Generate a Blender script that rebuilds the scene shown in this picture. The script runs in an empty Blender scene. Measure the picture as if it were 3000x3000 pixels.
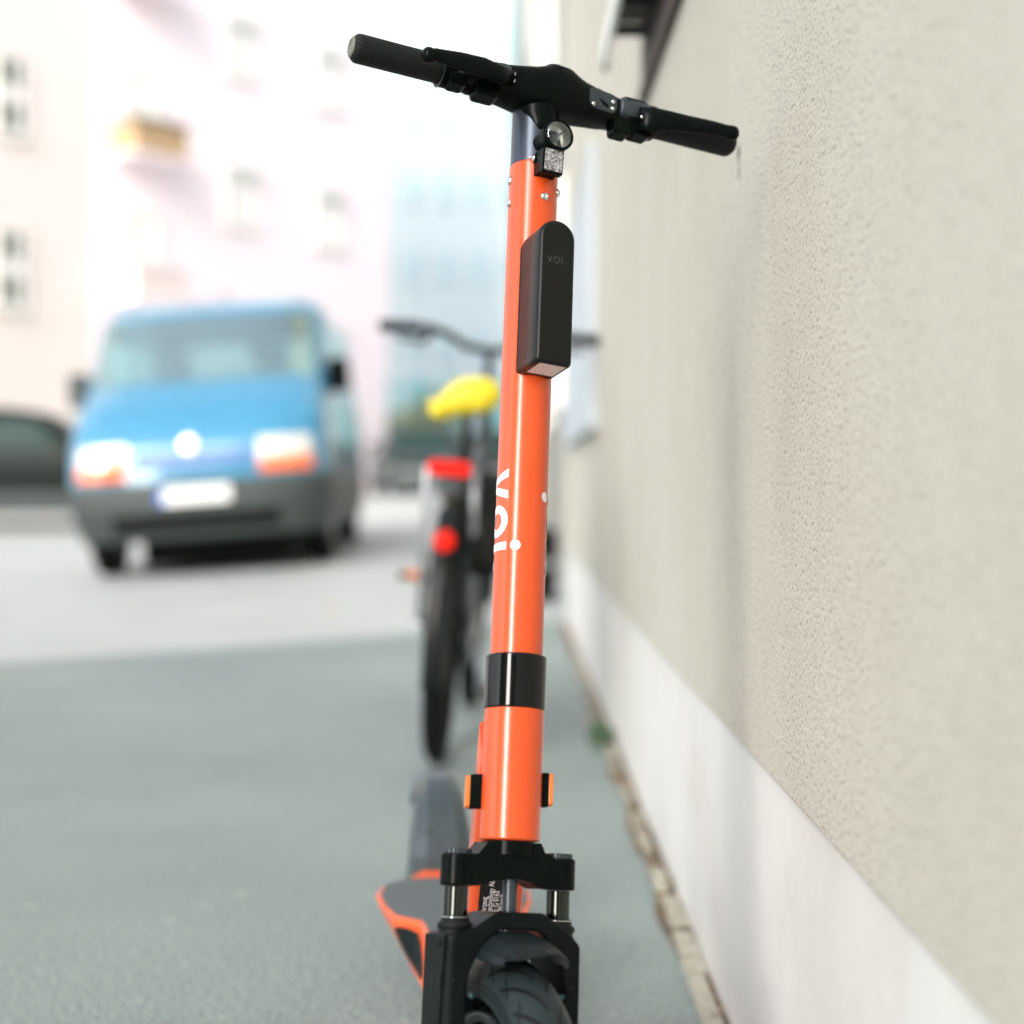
import bpy, bmesh, math, random
from mathutils import Vector, Matrix
random.seed(7)
R = math.radians
C = bpy.context.scene.collection
SC = bpy.context.scene

# ------------------------------------------------------------------ camera
cam_d = bpy.data.cameras.new("camera")
cam = bpy.data.objects.new("camera", cam_d)
C.objects.link(cam)
cam.location = (0, 0, 0.71)
cam.rotation_euler = (R(90), 0, 0)
cam_d.sensor_width = 36
cam_d.lens = 56.4
cam_d.shift_y = -0.0233
cam_d.clip_start = 0.05
cam_d.clip_end = 2000
cam_d.dof.use_dof = True
cam_d.dof.focus_distance = 1.54
cam_d.dof.aperture_fstop = 2.3
cam_d.dof.aperture_blades = 0
SC.camera = cam

# ------------------------------------------------------------------ light
SUN_TO = Vector((-0.418, -0.786, 0.455)).normalized()      # direction towards the sun
w = bpy.data.worlds.new("World")
SC.world = w
w.use_nodes = True
nt = w.node_tree
nt.nodes.clear()
out = nt.nodes.new("ShaderNodeOutputWorld")
bg = nt.nodes.new("ShaderNodeBackground")
sky = nt.nodes.new("ShaderNodeTexSky")
sky.sky_type = 'NISHITA'
sky.sun_disc = False
sky.sun_elevation = math.asin(SUN_TO.z)
sky.sun_rotation = math.atan2(SUN_TO.x, SUN_TO.y)
sky.air_density = 1.0
sky.dust_density = 4.0
sky.ozone_density = 1.2
bg.inputs[1].default_value = 0.15
ovc = nt.nodes.new('ShaderNodeHueSaturation')      # thin overcast: paler sky
ovc.inputs['Saturation'].default_value = 0.38
nt.links.new(sky.outputs[0], ovc.inputs['Color'])
nt.links.new(ovc.outputs[0], bg.inputs[0])
nt.links.new(bg.outputs[0], out.inputs[0])
sun_d = bpy.data.lights.new("sun", 'SUN')
sun_d.energy = 1.2
sun_d.angle = R(50)
sun_d.color = (1.0, 0.97, 0.93)
sun = bpy.data.objects.new("sun", sun_d)
C.objects.link(sun)
sun.rotation_euler = SUN_TO.to_track_quat('Z', 'Y').to_euler()
SC.view_settings.view_transform = 'Standard'
SC.view_settings.look = 'None'
SC.view_settings.exposure = 1.56
SC.view_settings.gamma = 1
SC.cycles.max_bounces = 8
SC.cycles.transparent_max_bounces = 12
SC.cycles.use_denoising = True

# ------------------------------------------------------------------ materials
def node(nt, kind, **kw):
    n = nt.nodes.new(kind)
    for k, v in kw.items():
        if k.startswith('i_'):
            n.inputs[k[2:].replace('_', ' ')].default_value = v
        else:
            setattr(n, k, v)
    return n

def mat(name, col, rough=0.5, metal=0.0, coat=0.0, spec=0.5, var=None, bump=None, mix=None, emit=None, coat_rough=0.05):
    """var=(scale, amount): value variation; bump=(scale, strength, dist); mix=(colour, scale, lo, hi): patches of 2nd colour"""
    m = bpy.data.materials.new(name)
    m.use_nodes = True
    nt = m.node_tree
    b = nt.nodes['Principled BSDF']
    b.inputs['Base Color'].default_value = (*col, 1)
    b.inputs['Roughness'].default_value = rough
    b.inputs['Metallic'].default_value = metal
    b.inputs['Coat Weight'].default_value = coat
    b.inputs['Coat Roughness'].default_value = coat_rough
    b.inputs['Specular IOR Level'].default_value = spec
    tc = node(nt, 'ShaderNodeTexCoord')
    last = None
    if var or mix:
        rgb = node(nt, 'ShaderNodeRGB')
        rgb.outputs[0].default_value = (*col, 1)
        last = rgb.outputs[0]
    if mix:
        c2, sc, lo, hi = mix
        n = node(nt, 'ShaderNodeTexNoise', i_Scale=sc, i_Detail=6.0, i_Roughness=0.65)
        nt.links.new(tc.outputs['Object'], n.inputs['Vector'])
        mr = node(nt, 'ShaderNodeMapRange')
        mr.inputs[1].default_value = lo
        mr.inputs[2].default_value = hi
        nt.links.new(n.outputs[0], mr.inputs[0])
        mx = node(nt, 'ShaderNodeMix', data_type='RGBA')
        nt.links.new(mr.outputs[0], mx.inputs[0])
        nt.links.new(last, mx.inputs[6])
        mx.inputs[7].default_value = (*c2, 1)
        last = mx.outputs[2]
    if var:
        sc, am = var
        n = node(nt, 'ShaderNodeTexNoise', i_Scale=sc, i_Detail=8.0, i_Roughness=0.7)
        nt.links.new(tc.outputs['Object'], n.inputs['Vector'])
        mr = node(nt, 'ShaderNodeMapRange')
        mr.inputs[1].default_value = 0.3
        mr.inputs[2].default_value = 0.7
        mr.inputs[3].default_value = 1 - am
        mr.inputs[4].default_value = 1 + am
        nt.links.new(n.outputs[0], mr.inputs[0])
        hs = node(nt, 'ShaderNodeHueSaturation')
        nt.links.new(mr.outputs[0], hs.inputs['Value'])
        nt.links.new(last, hs.inputs['Color'])
        last = hs.outputs[0]
        mr2 = node(nt, 'ShaderNodeMapRange')
        mr2.inputs[3].default_value = max(0.02, rough - 0.08)
        mr2.inputs[4].default_value = min(1, rough + 0.08)
        nt.links.new(n.outputs[0], mr2.inputs[0])
        nt.links.new(mr2.outputs[0], b.inputs['Roughness'])
    if last:
        nt.links.new(last, b.inputs['Base Color'])
    if bump:
        sc, st, di = bump
        n = node(nt, 'ShaderNodeTexNoise', i_Scale=sc, i_Detail=5.0, i_Roughness=0.6)
        nt.links.new(tc.outputs['Object'], n.inputs['Vector'])
        bn = node(nt, 'ShaderNodeBump')
        bn.inputs['Strength'].default_value = st
        bn.inputs['Distance'].default_value = di
        nt.links.new(n.outputs[0], bn.inputs['Height'])
        nt.links.new(bn.outputs[0], b.inputs['Normal'])
    if emit:
        b.inputs['Emission Color'].default_value = (*col, 1)
        b.inputs['Emission Strength'].default_value = emit
    return m

def glass_mat(name, tint, gloss=0.12, rough=0.02):
    m = bpy.data.materials.new(name)
    m.use_nodes = True
    nt = m.node_tree
    nt.nodes.clear()
    o = node(nt, 'ShaderNodeOutputMaterial')
    tr = node(nt, 'ShaderNodeBsdfTransparent')
    tr.inputs[0].default_value = (*tint, 1)
    gl = node(nt, 'ShaderNodeBsdfGlossy')
    gl.inputs['Roughness'].default_value = rough
    gl.inputs['Color'].default_value = (*[0.35 + 0.65 * c for c in tint], 1)
    lw = node(nt, 'ShaderNodeFresnel')
    lw.inputs[0].default_value = 1.5
    ad = node(nt, 'ShaderNodeMath', operation='ADD', use_clamp=True)
    ad.inputs[1].default_value = gloss
    nt.links.new(lw.outputs[0], ad.inputs[0])
    mx = node(nt, 'ShaderNodeMixShader')
    nt.links.new(ad.outputs[0], mx.inputs[0])
    nt.links.new(tr.outputs[0], mx.inputs[1])
    nt.links.new(gl.outputs[0], mx.inputs[2])
    nt.links.new(mx.outputs[0], o.inputs[0])
    return m

M = {}
M['orange'] = mat('orange_paint', (0.66, 0.074, 0.009), 0.38, spec=0.25, coat=0.85, coat_rough=0.20, var=(25, 0.03))
M['orange2'] = mat('deck_orange', (0.85, 0.12, 0.03), 0.45, coat=0.2, var=(30, 0.08))
M['black'] = mat('black_plastic', (0.002, 0.0038, 0.0034), 0.27, spec=0.08, var=(60, 0.15), bump=(900, 0.06, 0.0004))
M['blackgloss'] = mat('black_gloss', (0.002, 0.003, 0.003), 0.12, spec=0.2, coat=0.35, var=(40, 0.1))
M['satin'] = mat('satin_dark_metal', (0.035, 0.045, 0.055), 0.33, metal=0.35, var=(50, 0.1))
M['anod'] = mat('dark_tube_metal', (0.06, 0.075, 0.10), 0.30, metal=0.6, var=(80, 0.06))
M['guard'] = mat('fork_plastic', (0.003, 0.005, 0.005), 0.36, spec=0.10, mix=((0.22, 0.21, 0.18), 420, 0.66, 0.72), var=(30, 0.25), bump=(700, 0.1, 0.0005))
M['boxside'] = mat('box_plastic', (0.004, 0.0045, 0.0042), 0.36, spec=0.28, var=(50, 0.12), bump=(1500, 0.12, 0.0003))
M['rubber'] = mat('rubber', (0.005, 0.007, 0.007), 0.55, spec=0.2, var=(60, 0.2))
M['chrome'] = mat('steel', (0.75, 0.76, 0.76), 0.14, metal=1.0)
M['label'] = mat('label_black', (0.006, 0.006, 0.006), 0.35)
M['white'] = mat('white_print', (0.86, 0.80, 0.82), 0.4)
M['sticker'] = mat('paper_sticker', (0.75, 0.66, 0.64), 0.5, var=(300, 0.05))
M['amber'] = mat('amber_reflector', (0.72, 0.16, 0.012), 0.3, coat=0.3, bump=(1400, 0.4, 0.001))
M['red'] = mat('red_reflector', (0.75, 0.012, 0.004), 0.4, spec=0.15)
M['yellow'] = mat('yellow_cover', (0.78, 0.63, 0.025), 0.5, var=(20, 0.08))
M['silver'] = mat('silver_paint', (0.45, 0.47, 0.50), 0.3, metal=0.7)
M['bikeblack'] = mat('bike_black', (0.005, 0.007, 0.007), 0.35, spec=0.25, coat=0.15)
M['griptape'] = mat('deck_griptape', (0.10, 0.12, 0.125), 0.8, var=(500, 0.25), bump=(1200, 0.4, 0.001))
M['rearfender'] = mat('rear_fender_plastic', (0.036, 0.053, 0.060), 0.30, coat=0.35, var=(20, 0.15))
M['vanblue'] = mat('blue_paint', (0.045, 0.255, 0.43), 0.28, coat=1.0, var=(2, 0.05))
M['bumper'] = mat('bumper_plastic', (0.045, 0.058, 0.056), 0.5, var=(5, 0.1))
M['carblack'] = mat('dark_paint', (0.006, 0.011, 0.009), 0.4, spec=0.2)
M['carsilver'] = mat('grey_paint', (0.02, 0.03, 0.031), 0.5, spec=0.2)
M['lamp'] = mat('headlamp', (0.9, 0.86, 0.80), 0.1, metal=0.3, coat=1)
M['indic'] = mat('indicator', (0.95, 0.18, 0.02), 0.2, coat=1)
M['plate'] = mat('plate_white', (0.85, 0.85, 0.83), 0.3)
M['plateblue'] = mat('plate_blue', (0.02, 0.15, 0.6), 0.3)
M['seat'] = mat('seat_fabric', (0.20, 0.34, 0.34), 0.8)
M['lampdull'] = mat('dull_headlamp', (0.13, 0.14, 0.14), 0.4)
M['tyre'] = mat('tyre_plain', (0.005, 0.006, 0.006), 0.7, spec=0.15)
M['glass_teal'] = glass_mat('tinted_glass', (0.70, 1.0, 0.97), 0.45, 0.10)
M['glass_clear'] = glass_mat('clear_lens', (0.93, 0.96, 0.96), 0.04)
M['darkglass'] = mat('dark_glass', (0.010, 0.035, 0.028), 0.25, spec=0.2)
M['sill'] = mat('pale_metal', (0.82, 0.86, 0.83), 0.4, var=(6, 0.05))
M['canopy'] = mat('dark_underside', (0.09, 0.075, 0.07), 0.7, var=(8, 0.2))
M['darkbar'] = mat('dark_iron', (0.006, 0.016, 0.014), 0.5)
M['leaf'] = mat('weed_leaf', (0.07, 0.13, 0.06), 0.6, var=(30, 0.3))
M['leafdry'] = mat('dry_leaf', (0.60, 0.24, 0.09), 0.7, var=(60, 0.3))
M['bush'] = mat('bush_leaf', (0.16, 0.20, 0.12), 0.7, var=(2, 0.3))
M['soil'] = mat('soil', (0.13, 0.11, 0.075), 0.95, mix=((0.40, 0.24, 0.12), 38, 0.5, 0.62), var=(60, 0.5), bump=(150, 0.8, 0.006))
M['stone'] = mat('edge_stone', (0.46, 0.44, 0.36), 0.85, mix=((0.20, 0.17, 0.12), 22, 0.52, 0.72), var=(30, 0.15), bump=(200, 0.5, 0.003))
M['facA'] = mat('pink_render', (0.93, 0.83, 0.875), 0.9, var=(0.3, 0.03))
M['facA2'] = mat('cream_render', (0.82, 0.745, 0.71), 0.9, var=(0.4, 0.03))
M['facB'] = mat('pale_blue_render', (0.58, 0.68, 0.71), 0.9, var=(0.3, 0.03))
M['facC'] = mat('grey_render', (0.36, 0.36, 0.32), 0.9, var=(0.5, 0.05))
M['facD'] = mat('pale_render_d', (0.56, 0.52, 0.54), 0.9, var=(0.3, 0.04))
M['facE'] = mat('brown_render', (0.25, 0.21, 0.18), 0.9, var=(0.3, 0.04))
M['facgrey'] = mat('grey_green_pipe', (0.10, 0.17, 0.155), 0.6, var=(1, 0.05))
M['blind'] = mat('window_blind', (0.80, 0.79, 0.77), 0.7)
M['blindbox'] = mat('blind_box', (0.60, 0.65, 0.60), 0.7)
M['windark'] = mat('window_pane_dark', (0.14, 0.17, 0.13), 0.25)
M['winteal'] = mat('window_pane_teal', (0.25, 0.55, 0.56), 0.35)
M['palewood'] = mat('pale_wood', (0.80, 0.70, 0.68), 0.7)
M['wood'] = mat('balcony_wood', (0.50, 0.34, 0.19), 0.7, var=(3, 0.15))
M['woodd'] = mat('balcony_rail', (0.16, 0.13, 0.07), 0.6)
M['winframe'] = mat('window_frame_white', (0.84, 0.83, 0.80), 0.6)
M['roof'] = mat('roof_grey', (0.2, 0.18, 0.17), 0.8)

def asphalt(name, a, b, speck):
    m = bpy.data.materials.new(name)
    m.use_nodes = True
    nt = m.node_tree
    p = nt.nodes['Principled BSDF']
    tc = node(nt, 'ShaderNodeTexCoord')
    n1 = node(nt, 'ShaderNodeTexNoise', i_Scale=1.1, i_Detail=9.0, i_Roughness=0.62)
    n2 = node(nt, 'ShaderNodeTexNoise', i_Scale=120.0, i_Detail=3.0, i_Roughness=0.7)
    v = node(nt, 'ShaderNodeTexVoronoi', i_Scale=130.0)
    for n in (n1, n2, v):
        nt.links.new(tc.outputs['Object'], n.inputs['Vector'])
    r1 = node(nt, 'ShaderNodeValToRGB')
    r1.color_ramp.elements[0].position = 0.3
    r1.color_ramp.elements[0].color = (*a, 1)
    r1.color_ramp.elements[1].position = 0.7
    r1.color_ramp.elements[1].color = (*b, 1)
    nt.links.new(n1.outputs[0], r1.inputs[0])
    mr = node(nt, 'ShaderNodeMapRange')
    mr.inputs[1].default_value = 0.3
    mr.inputs[2].default_value = 0.7
    mr.inputs[3].default_value = 1 - speck
    mr.inputs[4].default_value = 1 + speck
    nt.links.new(n2.outputs[0], mr.inputs[0])
    hs = node(nt, 'ShaderNodeHueSaturation')
    nt.links.new(r1.outputs[0], hs.inputs['Color'])
    nt.links.new(mr.outputs[0], hs.inputs['Value'])
    # pale chips
    n3 = node(nt, 'ShaderNodeTexNoise', i_Scale=24.0, i_Detail=2.0)
    nt.links.new(tc.outputs['Object'], n3.inputs['Vector'])
    mr3 = node(nt, 'ShaderNodeMapRange')
    mr3.inputs[1].default_value = 0.70
    mr3.inputs[2].default_value = 0.74
    nt.links.new(n3.outputs[0], mr3.inputs[0])
    mx = node(nt, 'ShaderNodeMix', data_type='RGBA')
    nt.links.new(mr3.outputs[0], mx.inputs[0])
    nt.links.new(hs.outputs[0], mx.inputs[6])
    mx.inputs[7].default_value = (0.5, 0.5, 0.46, 1)
    nt.links.new(mx.outputs[2], p.inputs['Base Color'])
    p.inputs['Roughness'].default_value = 0.5
    bn = node(nt, 'ShaderNodeBump')
    bn.inputs['Strength'].default_value = 0.7
    bn.inputs['Distance'].default_value = 0.004
    nt.links.new(v.outputs[0], bn.inputs['Height'])
    nt.links.new(bn.outputs[0], p.inputs['Normal'])
    return m
M['asphalt'] = asphalt('asphalt', (0.195, 0.240, 0.227), (0.270, 0.322, 0.305), 0.60)
M['paving'] = asphalt('pale_paving', (0.42, 0.44, 0.435), (0.51, 0.525, 0.515), 0.15)

def plaster():
    m = bpy.data.materials.new('roughcast_plaster')
    m.use_nodes = True
    nt = m.node_tree
    p = nt.nodes['Principled BSDF']
    p.inputs['Roughness'].default_value = 0.92
    tc = node(nt, 'ShaderNodeTexCoord')
    big = node(nt, 'ShaderNodeTexNoise', i_Scale=1.7, i_Detail=6.0, i_Roughness=0.6)
    mid = node(nt, 'ShaderNodeTexNoise', i_Scale=22.0, i_Detail=4.0, i_Roughness=0.6)
    fine = node(nt, 'ShaderNodeTexNoise', i_Scale=215.0, i_Detail=4.0, i_Roughness=0.65)
    pit = node(nt, 'ShaderNodeTexVoronoi', i_Scale=210.0)
    for n in (big, mid, fine, pit):
        nt.links.new(tc.outputs['Object'], n.inputs['Vector'])
    r = node(nt, 'ShaderNodeValToRGB')
    r.color_ramp.elements[0].position = 0.32
    r.color_ramp.elements[0].color = (0.55, 0.532, 0.455, 1)
    r.color_ramp.elements[1].position = 0.68
    r.color_ramp.elements[1].color = (0.62, 0.607, 0.53, 1)
    nt.links.new(big.outputs[0], r.inputs[0])
    mr = node(nt, 'ShaderNodeMapRange')
    for i, v in ((1, 0.3), (2, 0.7), (3, 0.975), (4, 1.025)):
        mr.inputs[i].default_value = v
    nt.links.new(mid.outputs[0], mr.inputs[0])
    hs = node(nt, 'ShaderNodeHueSaturation')
    nt.links.new(r.outputs[0], hs.inputs['Color'])
    nt.links.new(mr.outputs[0], hs.inputs['Value'])
    # dark pores in the render
    pr = node(nt, 'ShaderNodeMapRange')
    for i, v in ((1, 0.445), (2, 0.35), (3, 0.0), (4, 1.0)):
        pr.inputs[i].default_value = v
    nt.links.new(fine.outputs[0], pr.inputs[0])
    mx = node(nt, 'ShaderNodeMix', data_type='RGBA')
    nt.links.new(pr.outputs[0], mx.inputs[0])
    nt.links.new(hs.outputs[0], mx.inputs[6])
    mx.inputs[7].default_value = (0.10, 0.07, 0.045, 1)
    nt.links.new(mx.outputs[2], p.inputs['Base Color'])
    b1 = node(nt, 'ShaderNodeBump')
    b1.inputs['Strength'].default_value = 0.9
    b1.inputs['Distance'].default_value = 0.004
    nt.links.new(fine.outputs[0], b1.inputs['Height'])
    nt.links.new(b1.outputs[0], p.inputs['Normal'])
    return m
M['plaster'] = plaster()
M['plinth'] = mat('plinth_render', (0.68, 0.68, 0.65), 0.85, mix=((0.61, 0.60, 0.56), 3, 0.5, 0.7), var=(8, 0.03), bump=(350, 0.25, 0.002))

# ------------------------------------------------------------------ mesh helpers
class MB:
    def __init__(s):
        s.v = []
        s.f = []
        s.sm = []
    def add(s, vs, fs, smooth=False):
        b = len(s.v)
        s.v += [Vector(p) for p in vs]
        s.f += [[i + b for i in f] for f in fs]
        s.sm += [smooth] * len(fs)
        return s
    def box(s, c, e1, e2, e3):
        """c centre, e1..e3 half-extent vectors"""
        c, e1, e2, e3 = map(Vector, (c, e1, e2, e3))
        vs = [c + a * e1 + b * e2 + d * e3 for a in (-1, 1) for b in (-1, 1) for d in (-1, 1)]
        return s.add(vs, [(0, 1, 3, 2), (4, 6, 7, 5), (0, 4, 5, 1), (2, 3, 7, 6), (0, 2, 6, 4), (1, 5, 7, 3)])
    def abox(s, x0, x1, y0, y1, z0, z1):
        return s.box(((x0 + x1) / 2, (y0 + y1) / 2, (z0 + z1) / 2), ((x1 - x0) / 2, 0, 0), (0, (y1 - y0) / 2, 0), (0, 0, (z1 - z0) / 2))
    def loft(s, rings, caps=True, closed=True, smooth=True):
        n = len(rings[0])
        vs = [p for r in rings for p in r]
        fs = []
        for i in range(len(rings) - 1):
            for j in range(n if closed else n - 1):
                k = (j + 1) % n
                fs.append((i * n + j, i * n + k, (i + 1) * n + k, (i + 1) * n + j))
        s.add(vs, fs, smooth)
        if caps and closed:
            s.add(rings[0], [list(range(n))])
            s.add(rings[-1], [list(range(n))])
        return s
    def tube(s, pts, rad, n=16, caps=True):
        pts = [Vector(p) for p in pts]
        if not hasattr(rad, '__len__'):
            rad = [rad] * len(pts)
        t = (pts[1] - pts[0]).normalized()
        up = Vector((0, 0, 1)) if abs(t.z) < 0.9 else Vector((1, 0, 0))
        a = t.cross(up).normalized()
        rings = []
        for i, p in enumerate(pts):
            t = (pts[min(i + 1, len(pts) - 1)] - pts[max(i - 1, 0)]).normalized()
            a = (a - t * a.dot(t)).normalized()
            b = t.cross(a)
            rings.append([p + (a * math.cos(q) + b * math.sin(q)) * rad[i] for q in [2 * math.pi * k / n for k in range(n)]])
        return s.loft(rings, caps)
    def lathe(s, o, ax, prof, n=32, caps=True):
        """prof: (radius, height along ax)"""
        o, ax = Vector(o), Vector(ax).normalized()
        a = ax.orthogonal().normalized()
        b = ax.cross(a)
        pr = [prof[0]]
        for p, q in zip(prof, prof[1:]):        # support loops keep long straight walls shading straight
            L = math.hypot(q[0] - p[0], q[1] - p[1])
            if L > 0.012 and caps:
                for t in (0.0008 / L, 1 - 0.0008 / L):
                    pr.append((p[0] + (q[0] - p[0]) * t, p[1] + (q[1] - p[1]) * t))
            pr.append(q)
        prof = pr
        rings = [[o + ax * h + (a * math.cos(q) + b * math.sin(q)) * max(r, 1e-5) for q in [2 * math.pi * k / n for k in range(n)]] for r, h in prof]
        return s.loft(rings, caps)
    def prism(s, poly, f0, f1, smooth=False):
        """poly list of 2D; f0,f1 map 2D -> 3D for both faces"""
        n = len(poly)
        a = [f0(*p) for p in poly]
        b = [f1(*p) for p in poly]
        s.add(a + b, [(i, (i + 1) % n, n + (i + 1) % n, n + i) for i in range(n)], smooth)
        s.add(a, [list(range(n))])
        s.add(b, [list(range(n))])
        return s
    def torus(s, c, ax, R0, rx, ry, n=48, m=12):
        """ring of radius R0 about ax, section semi-axes rx radial, ry axial"""
        c, ax = Vector(c), Vector(ax).normalized()
        a = ax.orthogonal().normalized()
        b = ax.cross(a)
        vs, fs = [], []
        for i in range(n):
            q = 2 * math.pi * i / n
            d = a * math.cos(q) + b * math.sin(q)
            for j in range(m):
                t = 2 * math.pi * j / m
                vs.append(c + d * (R0 + rx * math.cos(t)) + ax * (ry * math.sin(t)))
        for i in range(n):
            for j in range(m):
                fs.append((i * m + j, ((i + 1) % n) * m + j, ((i + 1) % n) * m + (j + 1) % m, i * m + (j + 1) % m))
        return s.add(vs, fs, True)
    def ball(s, c, r, n=16, ex=(1, 1, 1)):
        rings = []
        for i in range(n // 2 + 1):
            t = math.pi * i / (n // 2)
            rings.append([Vector(c) + Vector((math.sin(t) * math.cos(q) * ex[0], math.sin(t) * math.sin(q) * ex[1], math.cos(t) * ex[2])) * r
                          for q in [2 * math.pi * k / n for k in range(n)]])
        return s.loft(rings, caps=False)

def root_of(o):
    while o.parent:
        o = o.parent
    return o

def obj(name, mb, m, parent=None, bevel=None, loc=None, merge=True, recalc=True, segs=2):
    me = bpy.data.meshes.new(name)
    base = Vector(root_of(parent)['base']) if parent is not None else Vector(loc or (0, 0, 0))
    me.from_pydata([v - base for v in mb.v], [], mb.f)
    for p, sflag in zip(me.polygons, mb.sm):
        p.use_smooth = sflag
    bm = bmesh.new()
    bm.from_mesh(me)
    if merge:
        bmesh.ops.remove_doubles(bm, verts=bm.verts, dist=1e-6)
    if recalc:
        bmesh.ops.recalc_face_normals(bm, faces=bm.faces)
    bm.to_mesh(me)
    bm.free()
    me.materials.append(m)
    o = bpy.data.objects.new(name, me)
    C.objects.link(o)
    if parent is not None:
        o.parent = parent
    else:
        o.location = base
        o['base'] = tuple(base)
    if bevel:
        md = o.modifiers.new('bevel', 'BEVEL')
        md.width = bevel
        md.segments = segs
        md.limit_method = 'ANGLE'
        md.angle_limit = R(35)
        md.harden_normals = False
    return o

def thing(name, label, cat, base, group=None):
    o = bpy.data.objects.new(name, None)
    o.empty_display_size = 0.1
    C.objects.link(o)
    o.location = base
    o['base'] = tuple(base)
    o['label'] = label
    o['category'] = cat
    if group:
        o['group'] = group
    return o

def tag(o, label, cat, group=None):
    o['label'] = label
    o['category'] = cat
    if group:
        o['group'] = group
    return o

def struct(o, kind='structure'):
    o['kind'] = kind
    return o

def rrect(w, h, r, n=5, cx=0, cy=0):
    pts = []
    for (sx, sy, a0) in ((1, 1, 0), (-1, 1, 90), (-1, -1, 180), (1, -1, 270)):
        for k in range(n + 1):
            a = R(a0 + 90 * k / n)
            pts.append((cx + sx * (w / 2 - r) + r * math.cos(a), cy + sy * (h / 2 - r) + r * math.sin(a)))
    return pts

def text_mesh(body, size, m, name, parent, origin, ex, ey, depth=0.0002, space=1.0):
    cu = bpy.data.curves.new('t', 'FONT')
    cu.body = body
    cu.size = size
    cu.space_line = space
    ob = bpy.data.objects.new('t', cu)
    C.objects.link(ob)
    dg = bpy.context.evaluated_depsgraph_get()
    me = bpy.data.meshes.new_from_object(ob.evaluated_get(dg))
    C.objects.unlink(ob)
    bpy.data.objects.remove(ob)
    ex, ey = Vector(ex).normalized(), Vector(ey).normalized()
    mb = MB()
    mb.add([Vector(origin) + ex * v.co.x + ey * v.co.y for v in me.vertices], [list(p.vertices) for p in me.polygons])
    return obj(name, mb, m, parent, recalc=False)

# ------------------------------------------------------------------ ground
def gz(x, y):
    """height of the street: level near the wall, rising gently with distance"""
    z = 0.024 * max(0.0, y - 8.0)
    t = min(1, max(0, (y - 8.5) / 3.0)) * min(1, max(0, (30 - y) / 12.0))
    xx = min(max(x, -4.6), -1.0) + 2.6
    s = 1.0 if x < -1.0 else max(0.0, 1 - (x + 1.0) / 1.0)
    z += 0.062 * xx * t * s
    return z

def sheet(name, pts_fn, nx, ny, m, dz):
    mb = MB()
    vs, fs = [], []
    for j in range(ny + 1):
        for i in range(nx + 1):
            x, y = pts_fn(i / nx, j / ny)
            vs.append((x, y, gz(x, y) + dz))
    for j in range(ny):
        for i in range(nx):
            a = j * (nx + 1) + i
            fs.append((a, a + 1, a + nx + 2, a + nx + 1))
    mb.add(vs, fs, True)
    return struct(obj(name, mb, m, recalc=False))

sheet('ground', lambda a, b: (-120 + 240 * a, -80 + 240 * b), 120, 120, mat('far_ground', (0.40, 0.41, 0.40), 0.9, var=(2, 0.1)), -0.12)
# near asphalt pavement reaching to the skewed edge, paler road beyond
edge_y = lambda x: 6.53 + (x + 2.08) * 0.823 if x < 0.3 else 8.5
sheet('pavement', lambda a, b: ((x := -14 + 14.262 * a), -6 + b * (edge_y(x) + 6)) , 60, 60, M['asphalt'], 0.0)
sheet('road', lambda a, b: ((x := -26 + 28.5 * a), (edge_y(x) - 0.05) + b * (62 - edge_y(x))), 76, 90, M['paving'], -0.004)
# strip of soil between asphalt and the wall
g = MB()
n = 160
vs, fs = [], []
for j in range(n + 1):
    y = -1 + 9.6 * j / n
    xe = 0.250 + 0.010 * math.sin(y * 9.1) + random.uniform(-0.006, 0.006)
    vs += [(xe, y, 0.001), (0.27, y, 0.006 + random.uniform(-0.004, 0.006)), (0.300, y, 0.004)]
for j in range(n):
    for k in range(2):
        a = j * 3 + k
        fs.append((a, a + 1, a + 4, a + 3))
g.add(vs, fs, True)
struct(obj('soil', g, M['soil'], recalc=False), 'stuff')

# ------------------------------------------------------------------ the wall on the right
WX = 0.277
wall = thing('plastered_building', 'beige roughcast building wall with smooth pale plinth right beside the scooter', 'building', (WX, 2, 0))
g = MB()
g.abox(WX, WX + 4, -24, 8.4, 0.40, 9.0)
obj('plaster_wall', g, M['plaster'], wall, bevel=0.004)
g = MB()
# plinth front: a slightly wavy recess under the plaster
ny = 240
front = []
for j in range(ny + 1):
    y = -24 + 32.38 * j / ny
    front.append((WX + 0.010 + 0.0012 * math.sin(y * 5), y))
rings = []
for z in (-0.3, 0.3955):
    rings.append([Vector((x, y, z)) for x, y in front])
g.loft(rings, caps=False, closed=False)
g.abox(WX + 0.02, WX + 3.9, -23.98, 8.38, -0.3, 0.395)
obj('plinth', g, M['plinth'], wall, recalc=False)

# thin blackish slivers on the wall at the grip end
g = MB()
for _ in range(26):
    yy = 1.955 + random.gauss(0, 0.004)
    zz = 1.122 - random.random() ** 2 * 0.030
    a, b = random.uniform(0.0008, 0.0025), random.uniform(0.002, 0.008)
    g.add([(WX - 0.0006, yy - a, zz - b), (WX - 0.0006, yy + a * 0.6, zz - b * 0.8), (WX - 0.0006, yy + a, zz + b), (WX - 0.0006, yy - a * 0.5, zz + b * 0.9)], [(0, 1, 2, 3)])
obj('dark_mark', g, mat('mark_black', (0.03, 0.026, 0.02), 0.8), wall, merge=False, recalc=False)

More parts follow.
